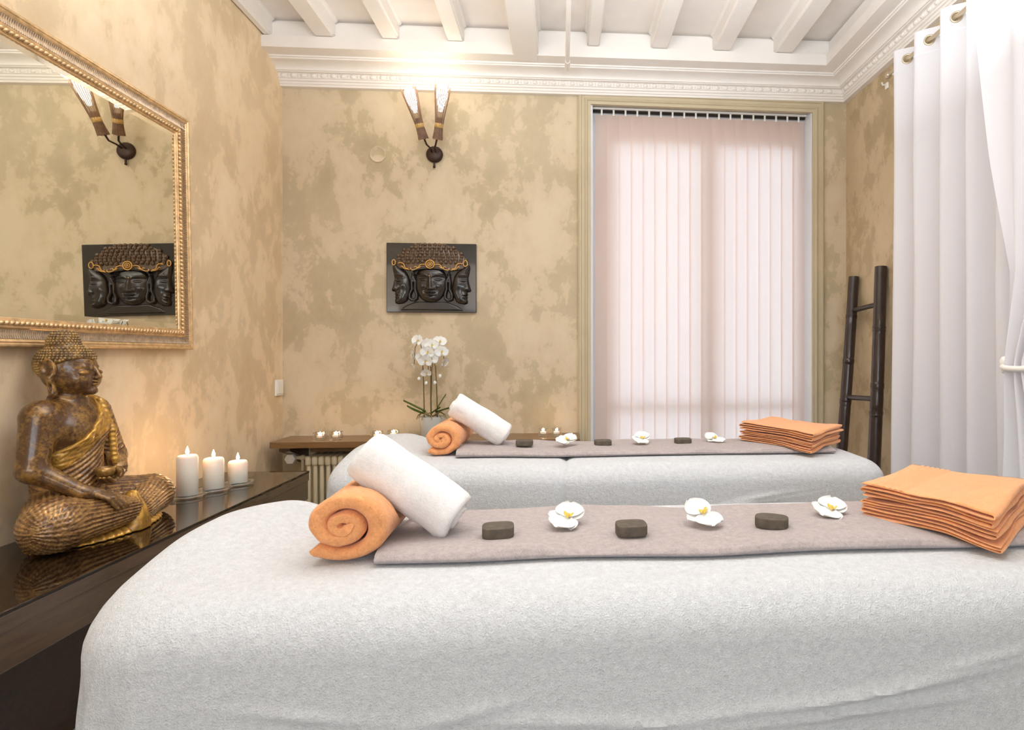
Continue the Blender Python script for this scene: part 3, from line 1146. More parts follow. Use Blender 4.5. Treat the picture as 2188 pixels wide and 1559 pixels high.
for (x, y), r, h, lab in zip(TC, (.0375, .0385, .0385), (.165, .133, .100), ('tallest white pillar candle, lit, next to the seated statue', 'middle white pillar candle, lit, between tall and short ones', 'shortest white pillar candle, lit, farthest from the statue')):
    z0 = CT + .0065
    t = thing('pillar_candle', (x, y, z0), lab, 'candle', 'white pillar candles on the glass tray')
    link('wax', lathe([(.0005, 0), (r - .002, 0), (r, .002), (r, h - .010), (r - .002, h - .004), (r - .006, h), (r * .55, h - .001), (.0005, h - .004)], 40, x, y, z0, False), M['candle'], parent=t)
    link('wick', tube([(x, y, z0 + h - .006), (x + .001, y, z0 + h + .008)], .0011, 6), M['wick'], parent=t)
    link('flame', flame_mesh((x, y, z0 + h + .003), .034, .0068), M['flame'], parent=t)
    point('candle_light', (x, y, z0 + h + .022), 1.3, (1.0, .60, .28), .009)


# ------------------------------------------------------------------ seated statue (implicit surfaces meshed with surface nets)
def surface_nets(F, org, h):
    s = F < 0
    nx, ny, nz = F.shape
    c = [s[i:nx - 1 + i, j:ny - 1 + j, k:nz - 1 + k] for i in (0, 1) for j in (0, 1) for k in (0, 1)]
    cnt = sum(x.astype(np.int8) for x in c)
    act = (cnt > 0) & (cnt < 8)
    idx = np.argwhere(act)
    pos = np.zeros((len(idx), 3))
    num = np.zeros(len(idx))
    cs = [(i, j, k) for i in (0, 1) for j in (0, 1) for k in (0, 1)]
    vals = {q: F[idx[:, 0] + q[0], idx[:, 1] + q[1], idx[:, 2] + q[2]] for q in cs}
    for a in cs:
        for ax in range(3):
            if a[ax] == 0:
                b = list(a); b[ax] = 1; b = tuple(b)
                va, vb_ = vals[a], vals[b]
                m = (va < 0) != (vb_ < 0)
                t = np.where(m, va / np.where(m, va - vb_, 1), 0)
                p = np.tile(np.array(a, float), (len(idx), 1))
                p[:, ax] += t
                pos[m] += p[m]
                num[m] += 1
    pos = pos / num[:, None] + idx
    vid = -np.ones(act.shape, np.int64)
    vid[act] = np.arange(len(idx))
    quads = []
    for ax in range(3):
        o1, o2 = [(1, 2), (2, 0), (0, 1)][ax]
        sl0 = [slice(None)] * 3; sl1 = [slice(None)] * 3
        sl0[ax] = slice(0, -1); sl1[ax] = slice(1, None)
        A, B = s[tuple(sl0)], s[tuple(sl1)]
        E = np.argwhere(A != B)
        ok = (E[:, o1] > 0) & (E[:, o2] > 0) & (E[:, o1] < F.shape[o1] - 1) & (E[:, o2] < F.shape[o2] - 1)
        E = E[ok]
        ins = A[E[:, 0], E[:, 1], E[:, 2]]
        def cell(d1, d2):
            q = E.copy(); q[:, o1] += d1; q[:, o2] += d2
            return vid[q[:, 0], q[:, 1], q[:, 2]]
        q = np.stack([cell(-1, -1), cell(0, -1), cell(0, 0), cell(-1, 0)], -1)
        q[~ins] = q[~ins][:, ::-1]
        quads.append(q)
    Q = np.vstack(quads)
    return pos * h + np.array(org), [tuple(x) for x in Q.tolist()]


class SDF:
    def __init__(self, lo, hi, h):
        self.h, self.lo = h, lo
        ax = [np.arange(lo[i], hi[i], h, dtype=np.float32) for i in range(3)]
        self.X, self.Y, self.Z = np.meshgrid(*ax, indexing='ij')

    def cap(self, p0, p1, r0, r1=None):
        r1 = r0 if r1 is None else r1
        d = np.array(p1, np.float32) - np.array(p0, np.float32)
        px, py, pz = self.X - np.float32(p0[0]), self.Y - np.float32(p0[1]), self.Z - np.float32(p0[2])
        t = np.clip((px * d[0] + py * d[1] + pz * d[2]) / np.float32(d @ d), 0, 1)
        return np.sqrt((px - t * d[0]) ** 2 + (py - t * d[1]) ** 2 + (pz - t * d[2]) ** 2) - (np.float32(r0) + t * np.float32(r1 - r0))

    def ang(self, p0, p1):
        a = np.array(p1, float) - np.array(p0, float); a /= np.linalg.norm(a)
        e1 = np.array([0, 0, 1.0]); e1 -= a * (e1 @ a); e1 /= np.linalg.norm(e1)
        e2 = np.cross(a, e1)
        px, py, pz = self.X - p0[0], self.Y - p0[1], self.Z - p0[2]
        return np.arctan2(px * e2[0] + py * e2[1] + pz * e2[2], px * e1[0] + py * e1[1] + pz * e1[2])

    def ell(self, c, r):
        px, py, pz = (self.X - c[0]), (self.Y - c[1]), (self.Z - c[2])
        k0 = np.sqrt((px / r[0]) ** 2 + (py / r[1]) ** 2 + (pz / r[2]) ** 2)
        k1 = np.sqrt((px / r[0] ** 2) ** 2 + (py / r[1] ** 2) ** 2 + (pz / r[2] ** 2) ** 2) + 1e-6
        return k0 * (k0 - 1) / k1

    def mesh(self, d, loc):
        d = d.copy()
        d[0], d[-1] = np.maximum(d[0], self.h), np.maximum(d[-1], self.h)
        d[:, 0], d[:, -1] = np.maximum(d[:, 0], self.h), np.maximum(d[:, -1], self.h)
        d[:, :, 0], d[:, :, -1] = np.maximum(d[:, :, 0], self.h), np.maximum(d[:, :, -1], self.h)
        v, f = surface_nets(d, self.lo, self.h)
        return v + np.array(loc), f


def smin(a, b, k):
    h = np.clip(.5 + .5 * (b - a) / k, 0, 1)
    return b + (a - b) * h - k * h * (1 - h)


def smax(a, b, k):
    return -smin(-a, -b, k)


BO = np.array([-1.597, 2.045, CT + .0008])
bud = thing('seated_statue', tuple(BO), 'seated bronze and gold meditating statue on console below the mirror', 'statue')
S_R, E_R, W_R = (0, -.112, .388), (.006, -.147, .235), (.115, -.105, .155)
S_L, E_L, W_L = (0, .112, .388), (.030, .155, .228), (.100, .070, .185)


def torso(g, off=0.0):
    d = smin(g.ell((0, 0, .325), (.080 + off, .100 + off, .115 + off)), g.ell((.0, .005, .17), (.082 + off, .095 + off, .14 + off)), .05)
    d = smin(d, g.cap((-.005, -.092, .395), (-.005, .092, .395), .046 + off), .04)
    d = smin(d, g.ell((.035, -.045, .345), (.048 + off, .055 + off, .045 + off)), .03)
    d = smin(d, g.ell((.035, .045, .345), (.048 + off, .055 + off, .045 + off)), .03)
    return d


g = SDF((-.115, -.26, .08), (.21, .26, .66), .0034)
d = torso(g)
d = smin(d, g.cap((.0, 0, .41), (.008, 0, .48), .046, .043), .02)
for ring in (.435, .447):
    tor = np.sqrt((np.sqrt((g.X - .003) ** 2 + g.Y ** 2) - .046) ** 2 + (g.Z - ring) ** 2) - .004
    d = smin(d, tor, .006)
# head
hd = smin(g.ell((.004, 0, .537), (.075, .063, .082)), g.ell((.030, 0, .492), (.050, .047, .046)), .025)
for s in (-1, 1):
    hd = smin(hd, g.ell((.050, s * .033, .503), (.023, .019, .024)), .02)
    hd = smax(hd, -g.ell((.088, s * .030, .5285), (.016, .021, .0095)), .010)
    hd = smin(hd, g.ell((.0685, s * .030, .5245), (.0105, .0195, .0085)), .004)
    br = g.cap((.0760, s * .010, .5380), (.0690, s * .030, .5445), .0030)
    br = smin(br, g.cap((.0690, s * .030, .5445), (.0520, s * .046, .5370), .0030, .0024), .003)
    hd = smin(hd, br, .006)
    hd = smin(hd, g.ell((.0880, s * .0072, .5085), (.0060, .0052, .0046)), .004)
hd = smin(hd, g.cap((.0785, 0, .543), (.0950, 0, .5105), .0044, .0066), .005)
hd = smin(hd, g.ell((.0835, 0, .4970), (.0085, .0175, .0045)), .002)
hd = smin(hd, g.ell((.0815, 0, .4870), (.0085, .0145, .0050)), .0015)
hd = smin(hd, g.ell((.071, 0, .465), (.015, .018, .0130)), .009)
for s in (-1, 1):
    ear = smin(g.ell((-.008, s * .068, .537), (.024, .009, .034)), g.cap((-.004, s * .070, .515), (.006, s * .066, .460), .009, .0115), .012)
    ear = smax(ear, -g.ell((-.006, s * .078, .538), (.014, .008, .023)), .006)
    ear = smax(ear, -g.ell((.003, s * .078, .480), (.0045, .010, .013)), .004)
    hd = smin(hd, ear, .006)
d = smin(d, hd, .010)
# right arm: bare, hand laid over the shin
d = smin(d, g.cap(S_R, E_R, .046, .037), .022)
d = smin(d, g.cap(E_R, W_R, .036, .022), .014)
pal = np.array([.142, -.085, .145])
d = smin(d, g.cap(W_R, tuple(pal), .021, .020), .012)
for k, (dy, ln, dz) in enumerate(((.018, .054, -.010), (.006, .062, -.012), (-.007, .058, -.014), (-.018, .046, -.016))):
    b0 = pal + [.008, dy, .002]
    b1 = b0 + [ln * .55, .012, -.012 + dz * .3]
    b2 = b1 + [ln * .42, .012, -.030 + dz * .3]
    d = smin(d, smin(g.cap(tuple(b0), tuple(b1), .0078, .0070), g.cap(tuple(b1), tuple(b2), .0070, .0054), .003), .004)
d = smin(d, smin(g.cap(tuple(pal + [-.01, .014, .0]), tuple(pal + [.016, .036, -.006]), .009, .0075), g.cap(tuple(pal + [.016, .036, -.006]), tuple(pal + [.036, .040, -.020]), .0075, .006), .003), .005)
# left hand in the lap, fingers curled round a small bowl
d = smin(d, g.cap(S_L, E_L, .044, .036), .022)
d = smin(d, g.cap(E_L, W_L, .034, .021), .014)
pl = np.array([.110, .035, .176])
d = smin(d, g.cap(W_L, tuple(pl), .020, .019), .010)
for k, (dx, ln) in enumerate(((.020, .040), (.008, .046), (-.004, .044), (-.015, .036))):
    b0 = pl + [dx, -.014, -.004]
    b1 = b0 + [.004, -ln * .6, -.004]
    b2 = b1 + [.0, -ln * .45, .016]
    d = smin(d, smin(g.cap(tuple(b0), tuple(b1), .0072, .0065), g.cap(tuple(b1), tuple(b2), .0065, .005), .003), .004)
d = smin(d, smin(g.cap(tuple(pl + [.012, .0, .006]), tuple(pl + [.026, -.012, .022]), .0085, .007), g.cap(tuple(pl + [.026, -.012, .022]), tuple(pl + [.022, -.026, .036]), .007, .0055), .003), .005)
link('body', g.mesh(d, BO), M['statue_body'], parent=bud)
bowl = lathe([(.0005, .0), (.012, 0), (.022, .008), (.027, .022), (.024, .032), (.020, .033), (.017, .024), (.0005, .020)], 20, BO[0] + .112, BO[1] - .004, BO[2] + .183, False)
link('bowl', bowl, M['statue_body'], parent=bud)

# hair: cap plus rows of curls
g = SDF((-.115, -.10, .44), (.11, .10, .68), .0032)
cap_ = smin(g.ell((-.002, 0, .553), (.081, .070, .066)), g.ell((-.010, 0, .614), (.041, .041, .050)), .014)
hl = .5285 + .50 * g.X + .30 * np.abs(g.Y) * (g.X > 0)
cap_ = smax(cap_, hl - g.Z, .004)
cap_ = smax(cap_, -(g.ell((-.008, .075, .532), (.026, .020, .036))), .004)
cap_ = smax(cap_, -(g.ell((-.008, -.075, .532), (.026, .020, .036))), .004)
link('hair', g.mesh(cap_, BO), M['statue_body'], parent=bud)
cb = []
r0 = .0050
for lvl in range(26):
    zz = .485 + lvl * .0078
    if zz > .661:
        break
    t1 = 1 - ((zz - .553) / .066) ** 2
    t2 = 1 - ((zz - .614) / .050) ** 2
    ea = (.081 * math.sqrt(t1), .070 * math.sqrt(t1), -.002) if t1 > 0 else (0, 0, 0)
    eb = (.041 * math.sqrt(t2), .041 * math.sqrt(t2), -.010) if t2 > 0 else (0, 0, 0)
    e = ea if ea[0] > eb[0] else eb
    n = max(6, int(2 * PI * (e[0] + e[1]) / 2 / .0092))
    for k in range(n):
        a = 2 * PI * (k + .5 * (lvl % 2)) / n
        x, y = e[2] + e[0] * math.cos(a), e[1] * math.sin(a)
        if zz < .5285 + .50 * x + .30 * abs(y) * (x > 0) + .002:
            continue
        if ((x + .008) / .028) ** 2 + ((zz - .532) / .038) ** 2 < 1:
            continue
        cb.append(ball((BO[0] + x, BO[1] + y, BO[2] + zz), r0, 6, 4))
hc = link('hair_curls', merge(*cb), M['statue_hair'], parent=bud)
hc['kind'] = 'stuff'

# robe: torso below the diagonal edge, left sleeve, crossed legs
H_R, K_R, A_R = (.005, -.060, .085), (.095, -.195, .078), (.160, .015, .070)
H_L, K_L, A_L = (.005, .105, .085), (.100, .258, .068), (.160, .070, .055)
g = SDF((-.125, -.29, .0), (.245, .35, .44), .0032)
pl_d = (g.Z - .268 - (g.Y + .10) * .90) / 1.345
tr = torso(g, .004)
tr = tr + .0022 * np.cos((pl_d + .15 * g.Y) * (2 * PI / .0125))
tr = smax(tr, pl_d, .003)
tr = smax(tr, .04 - g.Z, .01)
slv = smin(g.cap(S_L, E_L, .050, .044), g.cap(E_L, (.09, .09, .195), .042, .028), .012)
slv = smin(slv, g.cap((.015, .160, .22), (.03, .160, .13), .032, .020), .025)
slv = slv + .0022 * np.cos((g.Z * .8 + g.X * .5 - .35 * g.Y) * (2 * PI / .0125))
slv = smax(slv, g.Z - .43, .004)
rb = smin(tr, slv, .012)
for (H, K, A, kr) in ((H_R, K_R, A_R, .077), (H_L, K_L, A_L, .068)):
    th = g.cap(H, K, .078, kr) + .0024 * np.cos(g.ang(H, K) * 34)
    sh_ = g.cap(K, A, kr - .002, .046) + .0026 * np.cos(g.ang(K, A) * 30)
    leg = smin(th, sh_, .02)
    rb = smin(rb, leg, .010)
rb = smin(rb, g.ell((.05, .03, .06), (.10, .17, .055)) + .002 * np.cos(g.Y * 2 * PI / .014), .02)
rb = smax(rb, .004 - g.Z, .006)
link('robe', g.mesh(rb, BO), M['statue_robe'], parent=bud)

# gold sash along the robe's upper edge, with a raised scroll pattern, and the strap end over the left shoulder
g = SDF((-.125, -.20, .18), (.125, .21, .46), .0032)
pl_d = (g.Z - .268 - (g.Y + .10) * .90) / 1.345
sd = torso(g, .008)
pat = np.sin(g.Y * 2 * PI / .028 + 2.0 * np.sin(pl_d * 2 * PI / .028)) * np.cos(pl_d * 2 * PI / .022)
sd = sd - .0022 * pat
sd = smax(sd, np.abs(pl_d + .020) - .024, .004)
sd = smax(sd, -torso(g, -.002), .002)
link('sash', g.mesh(sd, BO), M['statue_gold'], parent=bud)
g = SDF((.02, .04, .20), (.13, .20, .44), .0030)
stp = smin(g.cap((.040, .085, .430), (.083, .074, .33), .012, .012), g.cap((.083, .074, .33), (.098, .066, .225), .012, .010), .01)
stp = stp + .0012 * np.cos(g.Z * 2 * PI / .016)
link('strap', g.mesh(stp, BO), M['statue_gold'], parent=bud)

# gold hem: the spread skirt edge on the console and the fan between the shins
g = SDF((-.125, -.29, -.004), (.245, .35, .15), .0032)
th_ = np.arctan2(g.Y - .03, g.X - .02)
hem = g.ell((.060, .048, .002), (.142, .232, .030)) - .003 * np.cos(th_ * 44)
hem = smax(hem, g.Z - .026 - .004 * np.cos(th_ * 44 + 1), .006)
fan = g.cap((.168, .035, .110), (.186, .035, .018), .018, .042)
fan = fan + .0035 * np.cos((np.arctan2(g.Y - .034, .16 - g.Z)) * 26)
fan = smax(fan, g.X - .212, .01)
hem = smin(hem, fan, .012)
hem = smax(hem, .001 - g.Z, .002)
link('hem', g.mesh(hem, BO), M['statue_gold'], parent=bud)
bud.rotation_euler = (0, 0, math.radians(4))

# ------------------------------------------------------------------ massage tables with fitted terry covers
TH = Z - .42


def rrect(a0, a1, b0, b1, r, n):
    """Rounded rectangle sampled evenly by arc length; returns points and outward normals."""
    r = max(min(r, (a1 - a0) / 2 - 1e-4, (b1 - b0) / 2 - 1e-4), 1e-4)
    pts, nor = [], []
    segs = []
    for (cx, cy, s) in ((a1 - r, b0 + r, -PI / 2), (a1 - r, b1 - r, 0), (a0 + r, b1 - r, PI / 2), (a0 + r, b0 + r, PI)):
        for t in np.linspace(0, PI / 2, 24):
            a = s + t
            pts.append((cx + r * math.cos(a), cy + r * math.sin(a)))
    P = np.array(pts + [pts[0]])
    L = np.concatenate([[0], np.cumsum(np.linalg.norm(np.diff(P, axis=0), axis=1))])
    s = np.linspace(0, L[-1], n, endpoint=False)
    Q = np.stack([np.interp(s, L, P[:, 0]), np.interp(s, L, P[:, 1])], -1)
    T = np.roll(Q, -1, 0) - np.roll(Q, 1, 0)
    T /= np.linalg.norm(T, axis=1)[:, None]
    return Q, np.stack([T[:, 1], -T[:, 0]], -1), s


WRINKLES = [(.62, .20, -.30, .20, .012), (.36, .26, -.18, .22, .010), (.05, .28, .14, .18, .010), (-.16, .22, -.40, .07, .009), (.50, .30, -.14, .22, .012), (-.42, .20, .30, .10, .008), (.75, .12, -.35, .10, .008)]


def cover(name, parent, a0, a1, b0, b1, rc, zt, zb, er, zadd, flare=.0, fold=.006, seed=1, n=420, mat=None, ncol=60):
    """Terry cover over a padded table: top rings, a soft rolled edge, hanging sides with soft folds."""
    V = []
    half = (b1 - b0) / 2
    insets = np.concatenate([np.linspace(half - .0006, .10, 14), np.linspace(.09, er, 6)])
    rows = []
    for ins in insets:
        rows.append(('t', ins))
    for t in np.linspace(0, PI / 2, 9)[1:]:
        rows.append(('e', t))
    for q in (np.linspace(0, 1, ncol)[1:]) ** 1.35:
        rows.append(('d', q))
    for kind, q in rows:
        if kind == 't':
            Q, N, s = rrect(a0 + q, a1 - q, b0 + q, b1 - q, rc * (1 - q / half) + 1e-4, n)
            z = np.full(n, zt)
        elif kind == 'e':
            ins = er * (1 - math.sin(q))
            Q, N, s = rrect(a0 + ins, a1 - ins, b0 + ins, b1 - ins, rc * (1 - ins / half) + 1e-4, n)
            z = np.full(n, zt - er * (1 - math.cos(q)))
        else:
            Q, N, s = rrect(a0, a1, b0, b1, rc, n)
            dz = q * (zt - er - zb)
            ph = s * 2 * PI / .34
            w = vnoise2(s * 3.1 + seed * 17, np.full(n, q * 1.2 + seed), seed) + .5 * vnoise2(s * 8.3, np.full(n, q * 2.0 + 5), seed + 3)
            corner = np.abs(N[:, 0] * N[:, 1]) * 2
            pleat = corner * .016 * np.sin(s * 2 * PI / .105 + 2 * q)
            Q = Q + N * (flare * dz + (fold * w + pleat) * sstep(0, .45, q) + fold * .6 * vnoise2(s * 4 - q * 5, s * 2 + q * 6, seed + 9) * q)[:, None]
            wr = sum(A_ * np.exp(-((q - q0 - sl * (Q[:, 0] - x0_)) / .021) ** 2) * np.exp(-((Q[:, 0] - x0_) / wd_) ** 2) for x0_, q0, sl, wd_, A_ in WRINKLES)
            Q = Q + N * (wr * (N[:, 1] < -.5))[:, None]
            z = np.full(n, zt - er - dz)
        if len(V) == 0:                        # the first ring closes on the centre line
            Q[:, 1] = (b0 + b1) / 2
        z = z + zadd(Q[:, 0], Q[:, 1]) * (1.0 if kind != 'd' else (1 - q))
        V.append(np.stack([Q[:, 0], Q[:, 1], z], -1))
    m = len(V)
    V = np.vstack(V)
    F = []
    for i in range(m - 1):
        for j in range(n):
            F.append((i * n + j, (i + 1) * n + j, (i + 1) * n + (j + 1) % n, i * n + (j + 1) % n))
    o = link(name, (V, F), mat or M['sheet'], parent=parent)
    return fixnormals(o)


def table(y0, y1, label, covers):
    t = thing('massage_table', (.2, (y0 + y1) / 2, 0), label, 'massage table', 'massage tables')
    link('padded_top', bbox(-.70, 1.18, y0 + .09, y1 - .09, TH - .12, TH - .04, .03, 3), M['plastic'], parent=t)
    for lx in (-.62, 1.02):
        for ly in (y0 + .10, y1 - .10):
            link('leg', bbox(lx - .025, lx + .025, ly - .025, ly + .025, 0, TH - .12, .004), M['dark_wood'], parent=t, smooth=False)
    for c in covers:
        cover('terry_cover', t, **c)
    return t


def zn(X, Y):
    head = .042 * sstep(-.56, -.72, X) * sstep(1.05, 1.42, Y) - .02 * sstep(-.62, -.85, X) * sstep(1.35, 1.02, Y)
    return head + .004 * vnoise2(X * 3.3, Y * 4.1, 4)


def zf(X, Y):
    return .052 * sstep(-.52, -.72, X) * sstep(2.15, 2.5, Y) + .004 * vnoise2(X * 3.1 + 9, Y * 4.0, 6)


near = table(1.000, 1.690, 'massage table nearest the camera under a white terry cover', [dict(a0=-.862, a1=1.30, b0=1.000, b1=1.690, rc=.20, zt=TH, zb=.36, er=.085, zadd=zn, flare=.0, fold=.010, seed=2, n=900)])
far = table(2.190, 2.880, 'massage table by the window, seam between two white covers', [
    dict(a0=-.872, a1=.052, b0=2.190, b1=2.880, rc=.10, zt=TH, zb=.36, er=.075, zadd=zf, flare=.05, fold=.008, seed=5, n=300),
    dict(a0=-.014, a1=1.290, b0=2.190, b1=2.880, rc=.075, zt=TH, zb=.36, er=.075, zadd=zf, flare=.03, fold=.008, seed=8, n=320)])


# ------------------------------------------------------------------ grey runners
def runner(x0, x1, y0, y1, label, seed, zoff):
    th = .022
    def fn(u, v):
        # v runs round the folded cross-section: under, front edge, top, back edge
        s = v
        prof_y = np.interp(s, [0, .08, .16, .24, .32, .76, .84, .92, 1.0], [y0 + .03, y0 + .006, y0 - .002, y0 + .006, y0 + .03, y1 - .03, y1 - .004, y1, y1 - .03])
        prof_z = np.interp(s, [0, .08, .16, .24, .32, .76, .84, .92, 1.0], [0.001, .002, .010, .018, th, th, .018, .010, .001])
        x = x0 + (x1 - x0) * u
        wav = .006 * vnoise2(u * 9 + seed, s * 2, seed)
        zt = prof_z * (1 + .35 * vnoise2(u * 11 + seed, s * 4, seed + 1))
        yy = prof_y + wav * sstep(.0, .2, s) + .006 * vnoise2(u * 7, np.full_like(s, 1.5) + 3 * (s > .5), seed + 2)
        return (x + .004 * np.sin(s * 9), yy, TH + zoff(x, yy) + .003 + np.maximum(zt, 0.0))
    P, F = grid(fn, 180, 60)
    n = 60
    F.append(tuple(range(n)))
    F.append(tuple(179 * n + j for j in range(n))[::-1])
    o = link('table_runner', (P, F), M['grey_towel'], origin=((x0 + x1) / 2, (y0 + y1) / 2, TH))
    fixnormals(o)
    return tag(o, label, 'towel', 'folded grey towels laid along the tables')


runner(-.372, 1.14, 1.185, 1.535, 'folded grey towel strip laid along the nearest massage table', 3, zn)
runner(-.425, 1.15, 2.385, 2.740, 'folded grey towel strip laid along the table by the window', 7, zf)
RT = TH + .026                                 # top of the runners


# ------------------------------------------------------------------ rolled towels
def rolled(name, mat, origin, axis, up, length, r0, turns, th, label, group, squash=(1, 1), rot=0.0, seed=1, tail=0.0, press=None):
    """A towel rolled up: a spiral strip of real thickness swept along its axis."""
    axis = np.array(axis, float); axis /= np.linalg.norm(axis)
    up = np.array(up, float); up -= axis * (up @ axis); up /= np.linalg.norm(up)
    side = np.cross(up, axis)
    n = int(110 * turns)
    a = np.linspace(0, 2 * PI * turns, n)
    rmid = r0 - th * .5 - (2 * PI * turns - a) / (2 * PI) * th
    rmid = np.maximum(rmid, th * .3)
    rout = rmid + th * .47
    rin = np.maximum(rmid - th * .47, .001)
    a_t, r_t = a, rmid
    # rounded ends of the strip
    taper = np.minimum(np.minimum(np.arange(n) / 4.0, 1), np.minimum((n - 1 - np.arange(n)) / 2.0, 1)) ** .4
    rout, rin = rmid + (rout - rmid) * taper, rmid - (rmid - rin) * taper
    ns = 30
    V, F = [], []
    flat = .55 * r0 * squash[1]
    ss_ = np.linspace(0, 1, ns)
    e = .014
    for i, s in enumerate(ss_):
        d = min(s, 1 - s) * length
        shrink = math.sqrt(max(0, 1 - (1 - min(d / e, 1)) ** 2)) if d < e else 1.0
        for (ra, rb_) in ((rout, rin),):
            mid = (ra + rb_) / 2
            hw_ = (ra - rb_) / 2 * (.55 + .45 * shrink)
            for rr in (mid + hw_, mid - hw_):
                w = 1 + .045 * vnoise2(a * 1.3 + seed, np.full(n, s * 3.0), seed) + .03 * vnoise2(a * 3.1 + seed, np.full(n, s * 6.0), seed + 2)
                w = w + .025 * vnoise2(np.full(n, s * 5.0) + seed, a * .7, seed + 5)
                ca, sa = np.cos(a + rot), np.sin(a + rot)
                u_ = rr * w * ca * squash[0]
                v_ = rr * w * sa * squash[1]
                if tail:                       # the free end leaves the roll along its tangent
                    da = np.clip((a - (2 * PI * turns - tail / r0)), 0, None)
                    ang0 = 2 * PI * turns - tail / r0 + rot
                    m_ = da > 0
                    u_ = np.where(m_, (rr * (math.cos(ang0)) - r0 * da * math.sin(ang0)) * squash[0], u_)
                    v_ = np.where(m_, (rr * (math.sin(ang0)) + r0 * da * math.cos(ang0)) * squash[1], v_)
                if squash[1] != 1.0:           # the roll's weight flattens its underside
                    v_ = np.where(v_ < -flat, -flat + (v_ + flat) * .86, v_)
                off = (s - .5) * length + .004 * vnoise2(a * .9, np.full(n, seed + s), seed + 4) * (2 * s - 1) + .010 * (r0 - mid) / r0 * (1 if s > .5 else -1) * (abs(2 * s - 1) ** 6)
                V.append(np.array(origin) + axis * np.array(off)[:, None] + side * u_[:, None] + up * v_[:, None])
    V = np.vstack(V)
    if press:                                  # the towel lying on top presses a dent into this one
        c_, ax_, R_, hl_ = np.array(press[0], float), np.array(press[1], float), press[2], press[3]
        ax_ /= np.linalg.norm(ax_)
        rl = V - c_
        t_ = rl @ ax_
        pp_ = rl - np.outer(t_, ax_)
        dd_ = np.linalg.norm(pp_, axis=1)
        m_ = (dd_ < R_) & (np.abs(t_) < hl_)
        V[m_] = c_ + np.outer(t_[m_], ax_) + pp_[m_] / dd_[m_][:, None] * R_
    def id_(i, k, j):
        return (i * 2 + k) * n + j
    for i in range(ns - 1):
        for j in range(n - 1):
            F.append((id_(i, 0, j), id_(i, 0, j + 1), id_(i + 1, 0, j + 1), id_(i + 1, 0, j)))
            F.append((id_(i, 1, j), id_(i + 1, 1, j), id_(i + 1, 1, j + 1), id_(i, 1, j + 1)))
        for j, fl in ((0, 1), (n - 1, 0)):
            q = (id_(i, 0, j), id_(i + 1, 0, j), id_(i + 1, 1, j), id_(i, 1, j))
            F.append(q if fl else q[::-1])
    for i, fl in ((0, 1), (ns - 1, 0)):
        for j in range(n - 1):
            q = (id_(i, 0, j), id_(i, 1, j), id_(i, 1, j + 1), id_(i, 0, j + 1))
            F.append(q if fl else q[::-1])
    o = link(name, (V, F), mat, origin=tuple(origin))
    fixnormals(o)
    return tag(o, label, 'towel', group)


zl = float(zn(np.array([-.45]), np.array([1.3]))[0])
rolled('rolled_towel', M['orange_towel'], (-.438, 1.370, TH + .081), (-.02, 1, 0), (0, 0, 1), .33, .091, 2.42, .0365, 'orange rolled towel at the head of the nearest massage table', 'rolled orange towels', (1.10, .90), rot=2.80, seed=3, tail=.030, press=((-.330, 1.335, TH + .134), (.80, -.06, -.56), .074, .135))
rolled('rolled_towel', M['white_towel'], (-.330, 1.335, TH + .134), (.80, -.06, -.56), (0, 0, 1), .245, .071, 2.6, .0255, 'white rolled towel leaning on orange roll of the nearest table', 'rolled white towels', (1.0, 1.0), rot=2.2, seed=8, tail=.055)
rolled('rolled_towel', M['orange_towel'], (-.490, 2.600, TH + .076), (.02, 1, 0), (0, 0, 1), .31, .085, 2.42, .0355, 'orange rolled towel at the head of the table by the window', 'rolled orange towels', (1.10, .90), rot=2.74, seed=13, tail=.024, press=((-.352, 2.600, TH + .138), (.80, .04, -.52), .071, .14))
rolled('rolled_towel', M['white_towel'], (-.352, 2.600, TH + .138), (.80, .04, -.52), (0, 0, 1), .260, .068, 2.6, .0255, 'white rolled towel leaning on orange roll of the window side table', 'rolled white towels', (1.0, 1.0), rot=2.2, seed=18, tail=.04)


